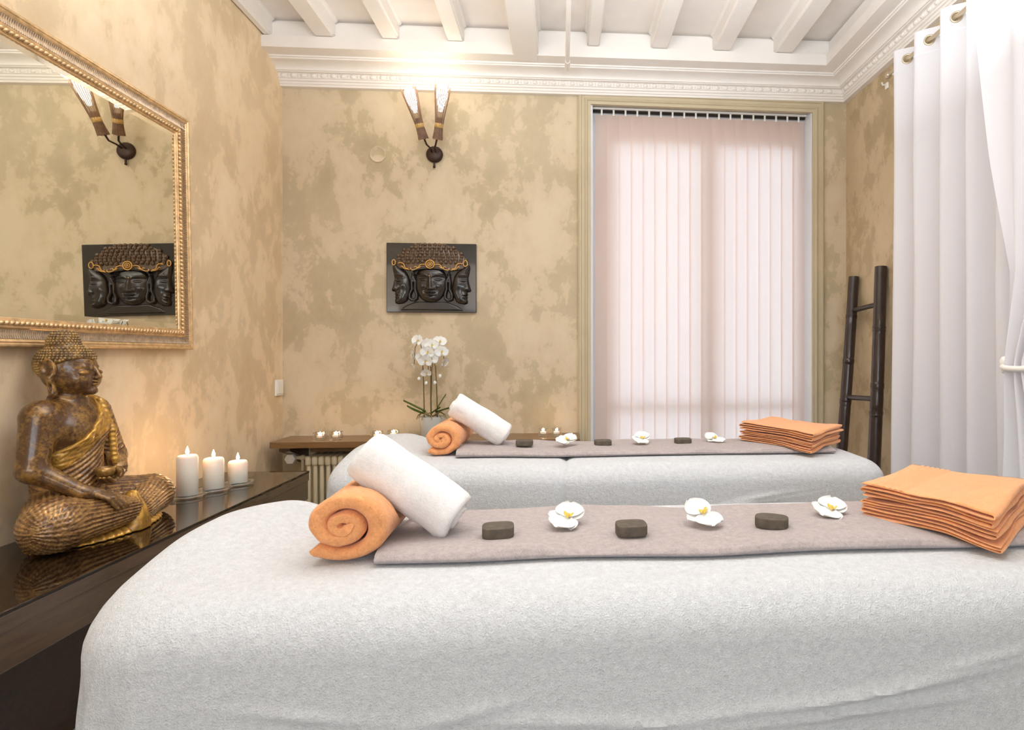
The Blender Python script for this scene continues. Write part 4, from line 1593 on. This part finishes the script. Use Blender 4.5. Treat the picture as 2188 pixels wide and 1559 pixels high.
# ------------------------------------------------------------------ folded towels
def folded(A, B, bdir, depth, z0, h, layers, label, seed, overhang=0.0, droop=None, border=False):
    """One towel folded in a zigzag with loops at the B end: its section lies in the A-B/z plane, swept along bdir."""
    A, B = np.array(A, float), np.array(B, float)
    L = np.linalg.norm(B - A)
    a_ = (B - A) / L
    b_ = np.array(bdir, float); b_ /= np.linalg.norm(b_)
    lt = h / layers
    t = lt * .36
    cl = []                                   # centre line of the cloth in (s, z)
    nseg = 26
    for k in range(layers):
        zc = lt * (k + .5)
        s = np.linspace(.004 + .006 * random.random(), L - lt * .5, nseg if not border or k < layers - 1 else 120)
        if k % 2 == 1:
            s = s[::-1]
        for q in s:
            cl.append((q, zc))
        if k < layers - 1:
            if k % 2 == 0:
                for th in np.linspace(-PI / 2, PI / 2, 7)[1:-1]:
                    cl.append((L - lt * .5 + lt * .62 * math.cos(th), zc + lt * .5 + lt * .5 * math.sin(th)))
            else:
                for th in np.linspace(-PI / 2, PI / 2, 5)[1:-1]:
                    cl.append((.006 - lt * .45 * math.cos(th), zc + lt * .5 + lt * .5 * math.sin(th)))
    cl = np.array(cl)
    T = np.gradient(cl, axis=0)
    T /= np.linalg.norm(T, axis=1)[:, None] + 1e-9
    N = np.stack([-T[:, 1], T[:, 0]], -1)
    outline = np.vstack([cl + N * t, (cl - N * t)[::-1]])
    ns = 16
    V, F = [], []
    n = len(outline)
    for i in range(ns):
        v = i / (ns - 1)
        d = min(v, 1 - v) * depth
        k = .45 + .55 * min(1, d / .006)
        prof = np.vstack([cl + N * t * k, (cl - N * t * k)[::-1]])
        s, z = prof[:, 0], prof[:, 1]
        wob = .0035 * vnoise2(s * 16 + seed, np.full(n, v * 2.5) + z * 20, seed) + .006 * vnoise2(s * 7 + seed * 3, np.full(n, v * 1.7), seed + 1)
        zz = z0 + z + wob * (z / h) * 1.0
        if border:                             # woven border bands near the free edge
            zz = zz + .0030 * np.abs(np.sin((s - .03) * PI / .013)) * (s > .03) * (s < .108) * (z > h * .85)
        if droop:
            zz = zz - droop * sstep(L * .60, L * 1.0, s) * sstep(.5, .0, np.full(n, v))
        off = v * depth + .006 * vnoise2(s * 12, z * 260, seed + 2) * (1 - 2 * v)
        ss2 = s + .006 * vnoise2(np.full(n, v * 4.0), z * 90, seed + 5)
        V.append(np.stack([A[0] + a_[0] * ss2 + b_[0] * off, A[1] + a_[1] * ss2 + b_[1] * off, zz], -1))
    V = np.vstack(V)
    for i in range(ns - 1):
        for j in range(n):
            F.append((i * n + j, i * n + (j + 1) % n, (i + 1) * n + (j + 1) % n, (i + 1) * n + j))
    h2 = n // 2
    for i, fl in ((0, 1), (ns - 1, 0)):
        for j in range(h2 - 1):
            q = (i * n + j, i * n + j + 1, i * n + n - 2 - j, i * n + n - 1 - j)
            F.append(q if fl else q[::-1])
    o = link('folded_towel', (V, F), M['orange_flat'], origin=(A[0], A[1], z0))
    fixnormals(o)
    return tag(o, label, 'towel', 'folded orange towels in stacks')


RN = TH + .027
zc = RN
for k, (h, ly, wd, lab) in enumerate(((.024, 3, .36, 'bottom orange folded towel of the nearest stack, drooping off the grey strip'), (.022, 3, .35, 'middle orange folded towel of the nearest stack'), (.033, 4, .36, 'top orange folded towel of the nearest stack, with woven border lines'))):
    folded((.727, 1.372), (.893 - .004 * k, 1.118 + .006 * k), (.76, .65), wd, zc, h, ly, lab, 3 + k * 7, droop=.016, border=k == 2)
    zc += h + .0008
zc = RN
for k, (h, ly, wd, lab) in enumerate(((.024, 3, .30, 'bottom orange folded towel of the stack by the window'), (.022, 3, .30, 'middle orange folded towel of the stack by the window'), (.036, 4, .31, 'top orange folded towel of the stack by the window'))):
    folded((.815, 2.640), (1.010 + .004 * k, 2.300), (.74, .67), wd, zc, h, ly, lab, 33 + k * 5, droop=.012)
    zc += h + .0008


# ------------------------------------------------------------------ hot stones and loose orchid flowers
def stone(x, y, rot, label, sx_=.034, sy_=.030, h=.022, p=3.2):
    n = 44
    a = np.linspace(0, 2 * PI, n, endpoint=False)
    ex = 2 / p
    ox = np.sign(np.cos(a)) * np.abs(np.cos(a)) ** ex
    oy = np.sign(np.sin(a)) * np.abs(np.sin(a)) ** ex
    rows = [(.0, 0), (.96, 0), (.99, .001), (1.0, .003), (1.0, h - .0025), (.992, h - .0007), (.975, h), (.5, h + .0004), (.001, h + .0005)]
    V = []
    for s, z in rows:
        V.append(np.stack([ox * sx_ * max(s, .001), oy * sy_ * max(s, .001), np.full(n, z)], -1))
    V = np.vstack(V)
    F = []
    for i in range(len(rows) - 1):
        for j in range(n):
            F.append((i * n + j, i * n + (j + 1) % n, (i + 1) * n + (j + 1) % n, (i + 1) * n + j))
    o = link('massage_stone', (V, F), M['stone'], angle=50)
    fixnormals(o)
    o.location = (x, y, RT + .002)
    o.rotation_euler = (0, 0, rot)
    return tag(o, label, 'stone', 'flat dark massage stones')


def petal_mesh(L, W, curl=.25, seed=0, tip=1.0, cup=.15):
    def fn(u, v):
        s = u
        w = W * np.sin(PI * np.clip(s * .93 + .05, 0, 1)) ** (.62) * (v - .5)
        z = curl * L * s * s + cup * np.abs(v - .5) ** 2 * W * 2 + .02 * L * np.sin(9 * v + 5 * s + seed)
        return (s * L, w, z)
    P, F = grid(fn, 9, 7)
    # a thin leaf of real thickness
    n = len(P)
    Q = P - np.array([0, 0, .0007])
    F2 = F + [tuple(i + n for i in q[::-1]) for q in F]
    return np.vstack([P, Q]), F2


def rotv(v, ax, ang):
    return np.array(v) @ np.array(Matrix.Rotation(ang, 3, ax)).T


def lip_mesh(s=1.0):
    parts = [ball((0, 0, .006 * s), (.005 * s, .005 * s, .007 * s), 8, 5)]
    for sg in (-1, 1):
        v, f = petal_mesh(.014 * s, .010 * s, .5)
        v = rotv(v, 'Z', sg * 1.0)
        parts.append((v + [0, 0, .003 * s], f))
    v, f = petal_mesh(.018 * s, .008 * s, -.2)
    parts.append((v + [0, 0, .002 * s], f))
    return merge(*parts)


def flower(kind_name, s=1.0, lay=False):
    """An orchid bloom facing +Z: three narrow sepals, two broad petals and a yellow lip."""
    P = []
    for ang in (90, 210, 330):
        v, f = petal_mesh(.043 * s, .036 * s, .08, ang)
        P.append((rotv(v, 'Z', math.radians(ang)), f))
    for ang in (12, 168):
        v, f = petal_mesh(.046 * s, .060 * s, .14, ang)
        P.append((rotv(v, 'Z', math.radians(ang)) + [0, 0, .002], f))
    return P


def loose_flower(x, y, rz_, label, lean):
    t = thing('orchid_flower', (x, y, RT + .004), label, 'flower', 'white orchid flowers laid on grey towels')
    Pm = flower('f', 1.1)
    R = np.array(Matrix.Rotation(lean, 3, 'X')) @ np.array(Matrix.Rotation(rz_, 3, 'Z'))
    zmin = min(((np.asarray(v) @ R.T)[:, 2]).min() for v, f in Pm)
    for v, f in Pm:
        link('petal', (v @ R.T + np.array(t.location) + [0, 0, -zmin], f), M['petal'], parent=t)
    v, f = lip_mesh(.95)
    v = v + [0, 0, .004]
    link('lip', (v @ R.T + np.array(t.location) + [0, 0, -zmin], f), M['lip'], parent=t)
    return t


pos = ('beside the rolled towels', 'in the middle of the row', 'next to the folded towels')
for (x, y, r, p, sx_), w in zip(((-.137, 1.285, .1, 3.4, .034), (.152, 1.275, .05, 3.6, .034), (.478, 1.300, -.45, 2.6, .037)), ('nearest the rolled towels', 'in the middle of the row', 'nearest the folded towels')):
    stone(x, y, r, 'dark grey massage stone on the nearest grey strip, ' + w, sx_, .031 if p > 3 else .029, .022, p)
for (x, y, r), w in zip(((-.160, 2.555, 0), (.178, 2.530, .1), (.534, 2.550, 0)), ('nearest the rolled towels', 'in the middle of the row', 'nearest the folded towels')):
    stone(x, y, r, 'dark grey massage stone on the window side grey strip, ' + w, .037, .032, .021, 3.4)
for (x, y, r, ln), w in zip(((.014, 1.345, 1.2, .35), (.333, 1.352, 2.0, .45), (.650, 1.365, .9, .30)), ('nearest the rolled towels', 'between two stones in the middle', 'nearest the folded towels')):
    loose_flower(x, y, r, 'white orchid flower on the nearest grey strip, ' + w, ln)
for (x, y, r, ln), w in zip(((.022, 2.57, .7, .35), (.355, 2.56, 1.3, .40), (.690, 2.59, 2.2, .35)), ('nearest the rolled towels', 'between two stones in the middle', 'nearest the folded towels')):
    loose_flower(x, y, r, 'white orchid flower on the window side grey strip, ' + w, ln)

# ------------------------------------------------------------------ potted orchid on the shelf
ox, oy, oz = -.778, 3.60, SHZ
orc = thing('potted_orchid', (ox, oy, oz), 'white flowering orchid in pale grey pot on the radiator shelf', 'potted plant')
PH = .128
link('pot', lathe([(.0005, 0), (.060, 0), (.063, .004), (.073, PH - .004), (.073, PH), (.067, PH), (.062, PH - .03), (.0005, PH - .03)], 36, ox, oy, oz, False), M['pot'], parent=orc)
link('moss', lathe([(.0005, PH - .012), (.04, PH - .010), (.064, PH - .02)], 20, ox, oy, oz, False), M['root'], parent=orc)


def o3(px_, py_, dy=0.0):
    """Orchid drawing units (the photograph's plane at the shelf) to world."""
    return np.array([ox + (px_ - 540) * .000435, oy + dy, oz + PH + (1245 - py_) * .000435])


for (x0, x1, top, dy) in ((445, 428, 545, -.01), (520, 512, 560, .02), (545, 556, 560, -.02), (610, 585, 545, .01)):
    pts = [o3(x0, 1260, dy), o3(x0 - 4, 1000, dy), o3((x0 + x1) / 2, 780, dy * 1.2), o3(x1, top, dy * 1.4)]
    link('stem', tube(pts, [.0034, .0031, .0028, .0024], 8), M['stem'], parent=orc)
# arching flower stalks carrying the blooms
blooms = [(375, 205, -.035, -25, 20), (470, 250, .02, 0, 10), (640, 215, .02, 10, 25), (555, 265, -.03, 5, 5), (515, 360, -.062, 0, -5), (690, 355, -.045, 22, 0), (440, 430, -.045, -14, -6), (560, 455, -.058, 10, -8), (490, 480, -.070, 0, -12), (500, 640, -.065, 2, -28), (310, 400, -.02, -68, -5), (318, 560, .0, -80, -30), (705, 500, -.02, 72, -25), (600, 330, -.015, 15, 10)]
stalks = [[(428, 545), (420, 400), (400, 260), (370, 200), (320, 300), (310, 520)], [(585, 545), (600, 380), (640, 260), (690, 280), (710, 440), (705, 520)], [(556, 560), (550, 380), (530, 300), (505, 360), (495, 640)]]
for st in stalks:
    P = [o3(a, b, -.01) for a, b in st]
    link('stalk', tube(P, .0020, 6), M['stem'], parent=orc)
fl_src = flower('b', .92)
for i, (bx, by, dy, yaw, pit) in enumerate(blooms):
    c = o3(bx, by, dy)
    # face the room (-Y), then turn
    R = np.array(Matrix.Rotation(math.radians(yaw), 3, 'Z')) @ np.array(Matrix.Rotation(math.radians(90 - pit), 3, 'X')) @ np.array(Matrix.Rotation(math.radians((i * 37) % 24 - 12), 3, 'Z'))
    scale = 1.0 if i not in (9, 11) else .75
    Pm = merge(*[(v * scale, f) for v, f in fl_src])
    fo = link('bloom', (Pm[0] @ R.T + c, Pm[1]), M['petal'], parent=orc)
    v, f = lip_mesh(.68 * scale)
    link('lip', (v @ R.T + c + R @ np.array([0, 0, .003]), f), M['lip'], parent=fo)
for (bx, by, dy) in ((368, 725, 0), (470, 785, -.01), (655, 688, -.01), (578, 780, .01)):
    link('bud', ball(o3(bx, by, dy), (.010, .009, .012), 10, 7), M['petal'], parent=orc)
for (pts, w, dy) in (([(470, 1180), (330, 1110), (180, 1025)], .020, -.02), ([(450, 1200), (330, 1165), (250, 1090)], .026, -.04), ([(590, 1190), (650, 1080), (735, 945)], .020, .0), ([(600, 1190), (720, 1150), (830, 1120)], .022, -.02), ([(560, 1200), (620, 1150), (700, 1110)], .02, -.05)):
    P = np.array([o3(a, b, dy * (1 + .4 * k)) for k, (a, b) in enumerate(pts)])
    ts = np.linspace(0, 1, 12)
    cl = np.array([(1 - t) ** 2 * P[0] + 2 * t * (1 - t) * P[1] + t * t * P[2] for t in ts])
    def fn(u, v):
        q = np.clip(u * 11, 0, 10.999)
        i0 = q.astype(int); fr = q - i0
        c = cl[i0] * (1 - fr)[..., None] + cl[i0 + 1] * fr[..., None]
        ww = w * np.sin(PI * np.clip(.12 + .86 * u, 0, 1)) ** .7
        return (c[..., 0], c[..., 1] + (v - .5) * 2 * ww, c[..., 2] + .008 * np.abs(v - .5) * 2)
    a_, b_ = grid(fn, 14, 5)
    nn = len(a_)
    link('leaf', (np.vstack([a_, a_ - [0, 0, .0016]]), b_ + [tuple(i + nn for i in q[::-1]) for q in b_]), M['leaf'], parent=orc)
for k in range(9):
    a = k * 2 * PI / 9 + .3
    rr = .052
    P = [np.array([ox + math.cos(a) * .02, oy + math.sin(a) * .02, oz + PH + .002]), np.array([ox + math.cos(a + .3) * .05, oy + math.sin(a + .3) * .05, oz + PH + .022 + .01 * math.sin(5 * k)]), np.array([ox + math.cos(a + .4) * .078, oy + math.sin(a + .4) * .078, oz + PH + .010]), np.array([ox + math.cos(a + .45) * .088, oy + math.sin(a + .45) * .088, oz + PH - .014])]
    link('root', tube(P, [.0035, .0033, .003, .002], 6), M['root'], parent=orc)

# ------------------------------------------------------------------ bamboo ladder leaning on the right wall
lad = thing('bamboo_ladder', (1.76, 3.41, 0), 'dark brown bamboo ladder leaning on wall beside the white curtain', 'ladder')


def bamboo(p0, p1, r, nodes, name, parent):
    p0, p1 = np.array(p0, float), np.array(p1, float)
    ts, rs = [], []
    L = np.linalg.norm(p1 - p0)
    for t in np.linspace(0, 1, 60):
        ts.append(t)
        rs.append(r)
    ts += [q + d for q in nodes for d in (-.012, -.004, 0, .004, .012)]
    rs += [q for _ in nodes for q in (r * .98, r * 1.07, r * 1.02, r * 1.08, r * .98)]
    o_ = np.argsort(ts)
    ts, rs = np.array(ts)[o_], np.array(rs)[o_]
    rs = rs * (1 - .10 * (ts - .5))
    P = p0 + np.outer(ts, p1 - p0) + np.outer(np.sin(ts * 7) * .004, [0, 1, 0])
    link(name, tube(P, rs, 18), M['bamboo'], parent=parent)


bamboo((1.685, 3.50, 0.0), (1.850, 3.565, Z + .492), .034, (.16, .36, .56, .70, .86), 'pole', lad)
bamboo((1.735, 3.165, 0.0), (1.853, 3.255, Z + .510), .036, (.12, .33, .53, .62, .80), 'pole', lad)
for zz in (Z + .285, Z - .262, Z - .80):
    t = zz / (Z + .5)
    pa = np.array([1.685, 3.50, 0]) * (1 - t) + np.array([1.850, 3.565, Z + .49]) * t
    pb = np.array([1.735, 3.165, 0]) * (1 - t) + np.array([1.853, 3.255, Z + .51]) * t
    link('rung', tube([pa, pa * .67 + pb * .33, pa * .33 + pb * .67, pb], [.0165, .0155, .015, .0165], 12), M['bamboo'], parent=lad)

# ------------------------------------------------------------------ curtain rod and curtains
RX, RZH = 1.790, Z + 1.535
rod = thing('curtain_rod', (RX, 2.0, RZH), 'pale metal curtain rod under the cornice on right wall', 'curtain rod')
link('rod', tube([(RX, 3.06, RZH), (RX, .3, RZH)], .010, 12), M['chrome'], parent=rod)
link('end_cap', ball((RX, 3.075, RZH), (.018, .022, .018), 12, 8), M['chrome'], parent=rod)
for yy in (3.03, .5):
    link('wall_bracket', merge(tube([(RX, yy, RZH - .012), (RX + .04, yy, RZH - .018), (XR - .004, yy, RZH - .02)], .006, 8), bbox(XR - .008, XR, yy - .02, yy + .02, RZH - .06, RZH + .025, .002)), M['plastic'], parent=rod, smooth=True, angle=40)
hook = thing('wall_hook', (XR, 3.25, Z + 1.57), 'small white plastic hook on right wall near the corner', 'hook')
link('base', bbox(XR - .010, XR, 3.235, 3.265, Z + 1.545, Z + 1.580, .003), M['plastic'], parent=hook, smooth=False)
link('prong', tube([(XR - .005, 3.25, Z + 1.57), (XR - .030, 3.25, Z + 1.565), (XR - .036, 3.25, Z + 1.58)], .005, 8), M['plastic'], parent=hook)

cur = thing('eyelet_curtain', (RX, 2.6, 0), 'white eyelet curtain hanging in straight folds beside the ladder', 'curtain')
WL = .186


def cur_x(y, z):
    ph = 2 * PI * (y - 2.985) / WL
    return RX + (.046 + .010 * (1 - z / 2.9)) * np.sin(ph + .25 * np.sin(ph * .37 + 1))


def fn(u, v):
    y = 2.985 - u * 1.35
    z = .03 + v * (RZH + .058 - .03)
    return (cur_x(y, z) + .006 * vnoise2(y * 9, z * 1.3, 5), y + .012 * np.sin(z * 1.7 + 8 * u) * (1 - z / 2.9), z)


def fnz(u, v):
    zt, zh = RZH + .058, RZH - .075
    vv = np.where(v < .5, v / .5 * (zh - .03) / (zt - .03), (zh - .03 + (v - .5) / .5 * (zt - zh)) / (zt - .03))
    return fn(u, vv)


def crossings():
    ys = np.linspace(2.984, 1.64, 4000)
    g_ = cur_x(ys, np.full_like(ys, RZH)) + .006 * vnoise2(ys * 9, np.full_like(ys, RZH * 1.3), 5) - RX
    out = []
    for i in np.nonzero(g_[:-1] * g_[1:] < 0)[0]:
        out.append((ys[i], (g_[i + 1] - g_[i]) / (ys[i + 1] - ys[i])))
    return out


EY = [q for q in crossings() if q[0] < 2.975]
v, f = grid(fnz, 360, 56)
keep = []
for q in f:
    c = v[list(q)].mean(0)
    if any((c[1] - y) ** 2 + (c[0] - RX) ** 2 + (c[2] - RZH) ** 2 < .0205 ** 2 for y, _ in EY):
        continue
    keep.append(q)
co = link('cloth', (v, keep), M['curtain'], parent=cur)


def fn(u, v):
    y = 2.985 - u * 1.35
    z = RZH - .062 + v * .009
    return (cur_x(y, z) + .006 * vnoise2(y * 9, z * 1.3, 5) - .0016 - .0012 * np.sin(PI * v), y, z)


link('hem', grid(fn, 300, 4), M['curtain'], parent=cur)
for y, slope in EY:
    d = np.array([slope, 1.0, 0]); d /= np.linalg.norm(d)
    ring = [np.array([RX, y, RZH]) + .0225 * (d * math.cos(a) + np.array([0, 0, 1]) * math.sin(a)) for a in np.linspace(0, 2 * PI, 21)]
    link('grommet', tube(ring, .0048, 6, False), M['chrome'], parent=cur)

cur2 = thing('tied_curtain', (1.668, 1.8, 0), 'white curtain drawn aside with a tieback, nearest the camera on right', 'curtain')
ZTIE = Z - .04


def edge_y(z):
    return np.interp(z, [0, ZTIE - .5, ZTIE, ZTIE + .35, Z + .75, Z + 1.6], [2.16, 2.11, 2.055, 2.045, 2.135, 2.255])


def far_y(z):
    return np.interp(z, [0, ZTIE - .4, ZTIE, ZTIE + .4, Z + 1.0, Z + 1.6], [1.72, 1.78, 1.90, 1.70, 1.25, .9])


def fn(u, v):
    z = .03 + v * (Z + 1.60 - .03)
    y0_, y1_ = edge_y(z), far_y(z)
    y = y0_ + (y1_ - y0_) * u
    amp = .026
    x = 1.668 + amp * np.sin(u * 2 * PI * 4 + .6 * np.sin(z * 2)) - .01 * np.exp(-((z - ZTIE) / .2) ** 2)
    return (x, y + .004 * np.sin(u * 40), z)


v, f = grid(fn, 170, 70)
link('cloth', (v, f), M['curtain'], parent=cur2)
ty = np.linspace(0, 2 * PI, 25)
link('tieback', tube([(1.668 + .040 * math.cos(a), 1.975 + .095 * math.sin(a), ZTIE + .012 * math.cos(a)) for a in ty], [.011] * 25, 8, False), M['plastic'], parent=cur2)
link('tie_knob', merge(ball((1.655, 2.060, ZTIE + .012), (.013, .016, .022), 12, 8), ball((1.655, 2.060, ZTIE - .02), (.010, .012, .012), 10, 7)), M['plastic'], parent=cur2)
link('rod_loop', tube([(1.668, 2.26, Z + 1.585), (1.668, .88, Z + 1.585)], .010, 10), M['chrome'], parent=cur2)

# ------------------------------------------------------------------ painted pipe under the beams
pp = thing('ceiling_pipe', (.034, 2.2, Z + 1.69), 'thin white painted pipe hanging below the ceiling beside main beam', 'pipe')
link('pipe', tube([(.034, YF + .02, Z + 1.700), (.034, 3.47, Z + 1.700)], .0125, 12), M['white_paint'], parent=pp)
link('end_collar', tube([(.034, 3.40, Z + 1.70), (.034, 3.495, Z + 1.70)], .0155, 12), M['white_paint'], parent=pp)
for yy in (3.30, .2):
    link('pipe_bracket', bbox(.026, .042, yy - .012, yy + .012, Z + 1.708, CZ + .005, .002), M['white_paint'], parent=pp, smooth=False)
